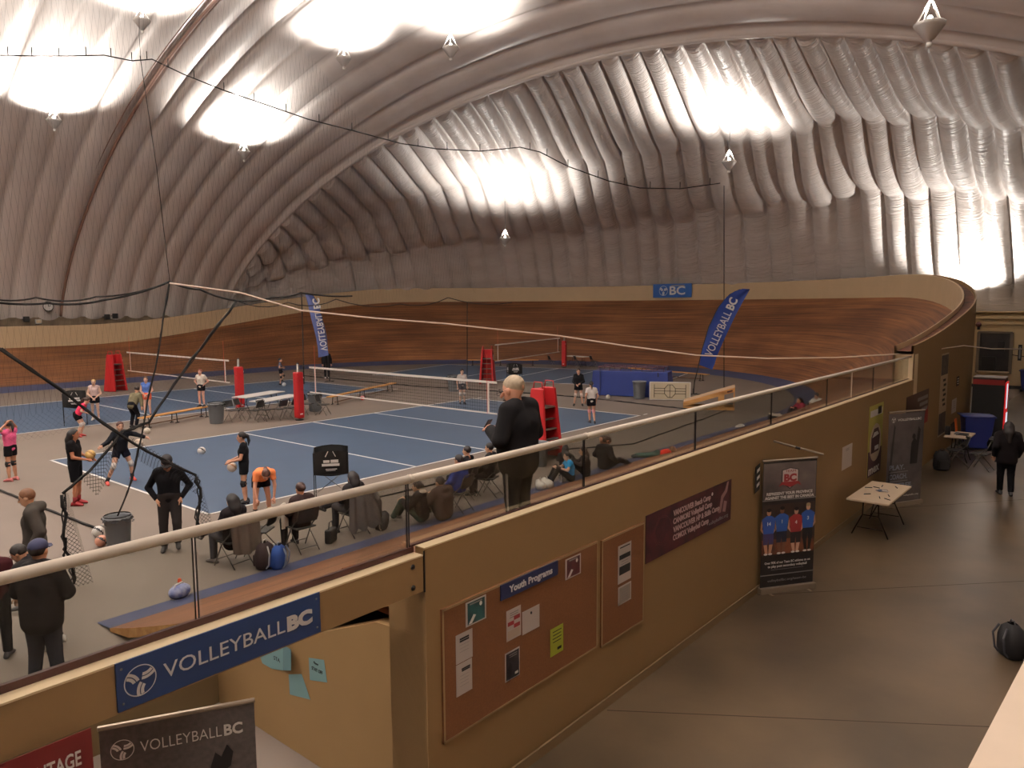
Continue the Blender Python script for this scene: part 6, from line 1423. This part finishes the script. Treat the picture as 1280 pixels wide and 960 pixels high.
for l, u, v in [('left white bottle beside the girl in the blue shirt', 701, 604), ('right white bottle beside the girl in the blue shirt', 706, 603)]:
    q = G(u, v); t = thing('water_bottle', l, 'bottle', (q.x, q.y, 0)); b = MB(); b.lathe([(.036, 0), (.038, .01), (.038, .16), (.02, .19), (.02, .2)], n=14); b.build('body', mat('bottle_pale', (206, 204, 200), .3), t, smooth=True); b = MB(); b.lathe([(.02, .2), (.02, .225)], n=10); b.build('cap', m_grey, t)
q = G(969, 534); t = thing('sports_bag', 'large black bag with a pale towel on top behind the far glass', 'bag', (q.x, q.y, 0), R_(30)); b = MB(); b.box((0, 0, .22), (.75, .45, .44)); b.build('body', m_ink, t, bevel=.08); P = [[(x, y, .46+.02*math.sin(x*20+y*15)) for y in np.linspace(-.2, .2, 6)] for x in np.linspace(-.38, .3, 10)]; b = MB(); b.grid(P); b.build('towel', mat('towel_cream', (206, 190, 172), .9), t, smooth=True)
q = G(925, 534); t = thing('cloth_heap', 'small white cloth lying on the grey floor behind the glass', 'cloth', (q.x, q.y, 0), 0); S_ = SDF(.025, (-.5, -.3, 0), (.5, .3, .2)); S_.ell((0, 0, .03), P3(.3, .14, .05), .02); S_.ell((.15, .03, .05), P3(.12, .1, .05), .03); S_.mesh('cloth', mat('towel_white', (0, 0, 0)), t)
q = G(598, 607); t = thing('pink_cup', 'pink drink cup on the empty chair by the large man', 'cup', (q.x, q.y, .455)); b = MB(); b.lathe([(.05, 0), (.07, .16)], n=14); b.build('cup', mat('cup_pink', (226, 90, 96), .5), t, smooth=True); b = MB(); b.lathe([(.072, .16), (.072, .18)], n=14); b.build('lid', m_pw, t)
q2 = dup(ch0, (q.x, q.y, 0), R_(200), 'empty folding chair holding the pink cup')

# grey coat on the chair under the cart
q = G(442, 668); t = thing('draped_coat', 'grey coat hanging down the back of the chair below the ball cart', 'coat', (q.x, q.y, 0), R_(2)); P = []
for i in range(15):
    x = -.30+.60*i/14; P.append([(x*(1+.05*j), -.31-.035*math.sin(i*1.3)-.012*j, .98-.105*j-.08*abs(math.sin(i*.8))*(j/6)) for j in range(8)])
b = MB(); b.grid(P); b.grid([[(p[0], p[1]+.03, p[2]) for p in r] for r in P]); b.build('cloth', mat('coat_grey', (84, 80, 80), .9), t, smooth=True); b = MB(); b.tube([(.26, -.3, .9), (.40, -.3, .6), (.42, -.3, .3)], [.06, .06, .04], 8); b.build('sleeve', mat('coat_grey', (0, 0, 0)), t, smooth=True)
q = G(293, 706); t = thing('draped_coat', 'long taupe coat over the back of the chair nearest the railing', 'coat', (q.x, q.y, 0), R_(8)); P = []
for i in range(15):
    x = -.28+.56*i/14; P.append([(x, -.33-.03*math.sin(i*1.1)-.01*j, .92-.10*j-.06*math.cos(x*6)*(j/6)) for j in range(7)])
b = MB(); b.grid(P); b.grid([[(p[0], p[1]+.03, p[2]) for p in r] for r in P]); b.build('cloth', mat('coat_taupe', (92, 80, 72), .9), t, smooth=True); b = MB(); b.tube([(-.2, -.32, .92), (.2, -.32, .92)], .035, 8); b.build('collar', mat('coat_taupe', (0, 0, 0)), t, smooth=True)

# ================================================================ DIVIDER NETS, ROPES AND CABLES
m_rope = mat('net_rope_black', (20, 18, 18), .9)
YN = -2.3
def yn(u, v, y=YN): return onY(u, v, y)
def bundle(name, label, pts, r=.03, strands=3, seed=1, jit=.03, r2=None):
    t = thing(name, label, 'rope', pts[-1]); o = pts[-1]; rn = random.Random(seed)
    for k in range(strands):
        q = []
        for a, c in zip(pts[:-1], pts[1:]):
            n = max(3, int((c-a).length/.25))
            for i in range(n): q.append(a+(c-a)*i/n-o+Vector((rn.uniform(-1, 1), rn.uniform(-1, 1), rn.uniform(-1, 1)))*jit)
        q.append(pts[-1]-o); b = MB(); b.tube(q, r*(1 if k == 0 else .45), 6); b.build('strand', m_rope, t, smooth=True)
    return t
H1a, H1b = yn(78, 617), yn(90, 745); H2a, H2b = yn(245, 594), yn(252, 668)
TA, TB, TC = yn(212, 352), yn(296, 376), yn(0, 436)
K = yn(146, 540)
bundle('net_rope', 'gathered black net rope falling from the left edge to the point above the court corner', [TC, yn(40, 462), K, yn(200, 573), H2a], .024, 3, 1, .02)
bundle('net_rope', 'black net bundle hanging straight down beside the man with the cap', [H2a, yn(251, 620), yn(246, 648), yn(254, 672)], .026, 4, 2, .04)
bundle('net_rope', 'gathered net rope slanting from the right down to the hanging bundle at the left', [TB, yn(240, 450), yn(186, 528), K+Vector((.1, 0, 0)), yn(112, 590), H1a], .022, 3, 3, .02)
bundle('net_rope', 'knotted black net bundle hanging behind the cap man', [H1a, yn(82, 660), yn(78, 685), yn(88, 706), yn(92, 730)], .024, 4, 4, .05)
bundle('net_rope', 'thin rope dropping from the net apex to beside the rubbish bin', [TA, yn(198, 440), yn(180, 525), yn(165, 600), yn(147, 645)], .013, 3, 5, .012)
bundle('net_rope', 'thick black rope lying across the floor at the left', [G(0, 614)+Vector((0, 0, .03)), G(45, 633)+Vector((0, 0, .03)), G(118, 661)+Vector((0, 0, .03))], .025, 2, 6, .01)
bundle('net_rope', 'black cord running along the floor behind the glass to the wooden ramp', [G(450, 627)+Vector((0, 0, .02)), G(520, 612)+Vector((0, 0, .02)), G(700, 563)+Vector((0, 0, .02)), G(790, 556)+Vector((0, 0, .02)), G(880, 524)+Vector((0, 0, .02)), G(908, 513)+Vector((0, 0, .02))], .02, 2, 7, .01)
bundle('net_rope', 'thin black cable lying across the floor beyond the main court', [G(380, 470)+Vector((0, 0, .02)), G(520, 483)+Vector((0, 0, .02)), G(690, 494)+Vector((0, 0, .02)), G(745, 499)+Vector((0, 0, .02)), G(860, 512)+Vector((0, 0, .02))], .03, 1, 8, .01)
# small hanging net sheets between the gathered ropes
def netsheet(name, label, quad, m, n=1):
    P = [Vector(p) for p in quad]; t = thing(name, label, 'net', P[0]); t['kind'] = 'stuff'
    b = MB(); b.add([p-P[0] for p in P], [(0, 1, 2, 3)]); o = b.build('netting', m, t, fixn=False); uvplane(o, (P[1]-P[0]).length, (P[2]-P[1]).length); return t
m_nets = net_mat('net_sag', .05, .006, (24, 20, 20), diamond=True)
netsheet('hanging_net', 'wedge of black netting right of the crossing ropes', [K+Vector((.2, 0, -.1)), H2a, H2a-Vector((0, 0, .35)), K+Vector((.35, 0, -.55))], m_nets)
netsheet('hanging_net', 'wedge of black netting left of the crossing ropes', [K, H1a+Vector((.3, 0, .15)), H1a+Vector((.5, 0, -.15)), K+Vector((0, 0, -.5))], m_nets)
netsheet('hanging_net', 'strip of netting hanging beside the left bundle', [H1a, H1b, H1b+Vector((.35, 0, 0)), H1a+Vector((.08, 0, 0))], m_nets)
netsheet('hanging_net', 'narrow netting beside the bundle at the court corner', [H2a, H2b, H2b+Vector((.25, 0, 0)), H2a+Vector((.05, 0, 0))], m_nets)
netsheet('divider_net', 'fine black divider netting drawn across the left of the hall', [Vector((-6.4, -2.3, 2.2)), Vector((6.0, -2.3, 3.4)), Vector((6.0, -2.3, 5.2)), Vector((-6.4, -2.3, 16.0))], m_netf)
# top cables of the divider, with a sagging net hem
def cable(name, label, pts, r, m=None, sag=0.0, n=24, hooks=False):
    t = thing(name, label, 'cable', pts[0]); o = pts[0]; q = []
    for a, c in zip(pts[:-1], pts[1:]):
        for i in range(n//max(1, len(pts)-1)+1):
            f = i/(n//max(1, len(pts)-1)+1); q.append(a+(c-a)*f-o-Vector((0, 0, sag*4*f*(1-f))))
    q.append(pts[-1]-o); b = MB(); b.tube(q, r, 6)
    if hooks:
        for i, p in enumerate(q):
            if i % 3 == 1: b.tube([p, p+Vector((0, 0, .28))], r*.8, 4)
    b.build('cable', m or m_rope, t, smooth=True)
    return t
cable('net_cable', 'upper black cable sagging from the left edge to the net apex', [yn(-30, 374), yn(60, 379), yn(130, 375), TA], .018, sag=.04)
cable('net_cable', 'lower black cable sagging below it to the net apex', [yn(-30, 369), yn(45, 372), yn(120, 371), TA], .014, sag=.06)
cable('net_cable', 'black cable running right from the net apex to the left feather flag', [TA, yn(250, 362), TB, yn(340, 372), yn(376, 366), yn(440, 370)], .018, sag=.03)
cable('net_cable', 'wavy hem cord running right under the fence top', [TB, yn(360, 378), yn(420, 374), yn(500, 380), yn(560, 372), yn(640, 378)], .010, sag=.10)
cable('guide_rope', 'white rope stretched across the hall from the net apex to the right edge', [yn(212, 354, -2.4), yn(300, 366, -2.6), yn(375, 388, -3.2), yn(470, 398, -3.6), yn(560, 405, -4.2), yn(700, 420, -5.2), yn(780, 432, -6.2), yn(870, 444, -7.4), yn(960, 448, -8.6), yn(1045, 447, -9.6), yn(1135, 442, -10.5), yn(1205, 432, -10.9), yn(1240, 436, -11.6), yn(1300, 436.5, -12.3)], .017, mat('rope_pale', (226, 210, 196), .7))
for l, (u, v0, v1, y) in zip(['thin vertical pole rope left of the left feather flag', 'black vertical rope rising beside the royal blue flag', 'pair rope dropping behind the middle of the main net'], [(377, 366, 480, 12.0), (905, 232, 500, 1.2), (584, 378, 472, 12.0)]):
    u2 = {377: 380, 905: 905, 584: 584}[u]; cable('drop_rope', l, [onY(u, v0, y), onY(u2, v1, y)], .022)
# hook cable slung over the dome
HP = [(0, 69), (40, 70), (85, 70), (130, 69), (165, 76), (190, 74), (230, 93), (280, 113), (330, 130), (385, 149), (440, 163), (500, 179), (545, 186), (600, 189), (650, 184), (675, 190), (710, 208), (760, 226), (800, 235), (850, 236), (900, 229)]
cable('hook_cable', 'long dark cable with hooks slung across the dome', [atd(u, v, 24+9*(u/900)) for u, v in HP], .022, n=60, hooks=True)
for l, u, v0, v1, d in [('thin wire rising from the net apex to the dome', 205, 70, 352, 17), ('thin wire at the upper left of the dome', 174, 18, 74, 26)]:
    cable('dome_wire', l, [atd(u-30 if v0 == 70 else u, v0, d), atd(u if v0 != 70 else 196, (v0+v1)/2, d), atd(u+7 if v0 == 70 else u+2, v1, d)], .008)
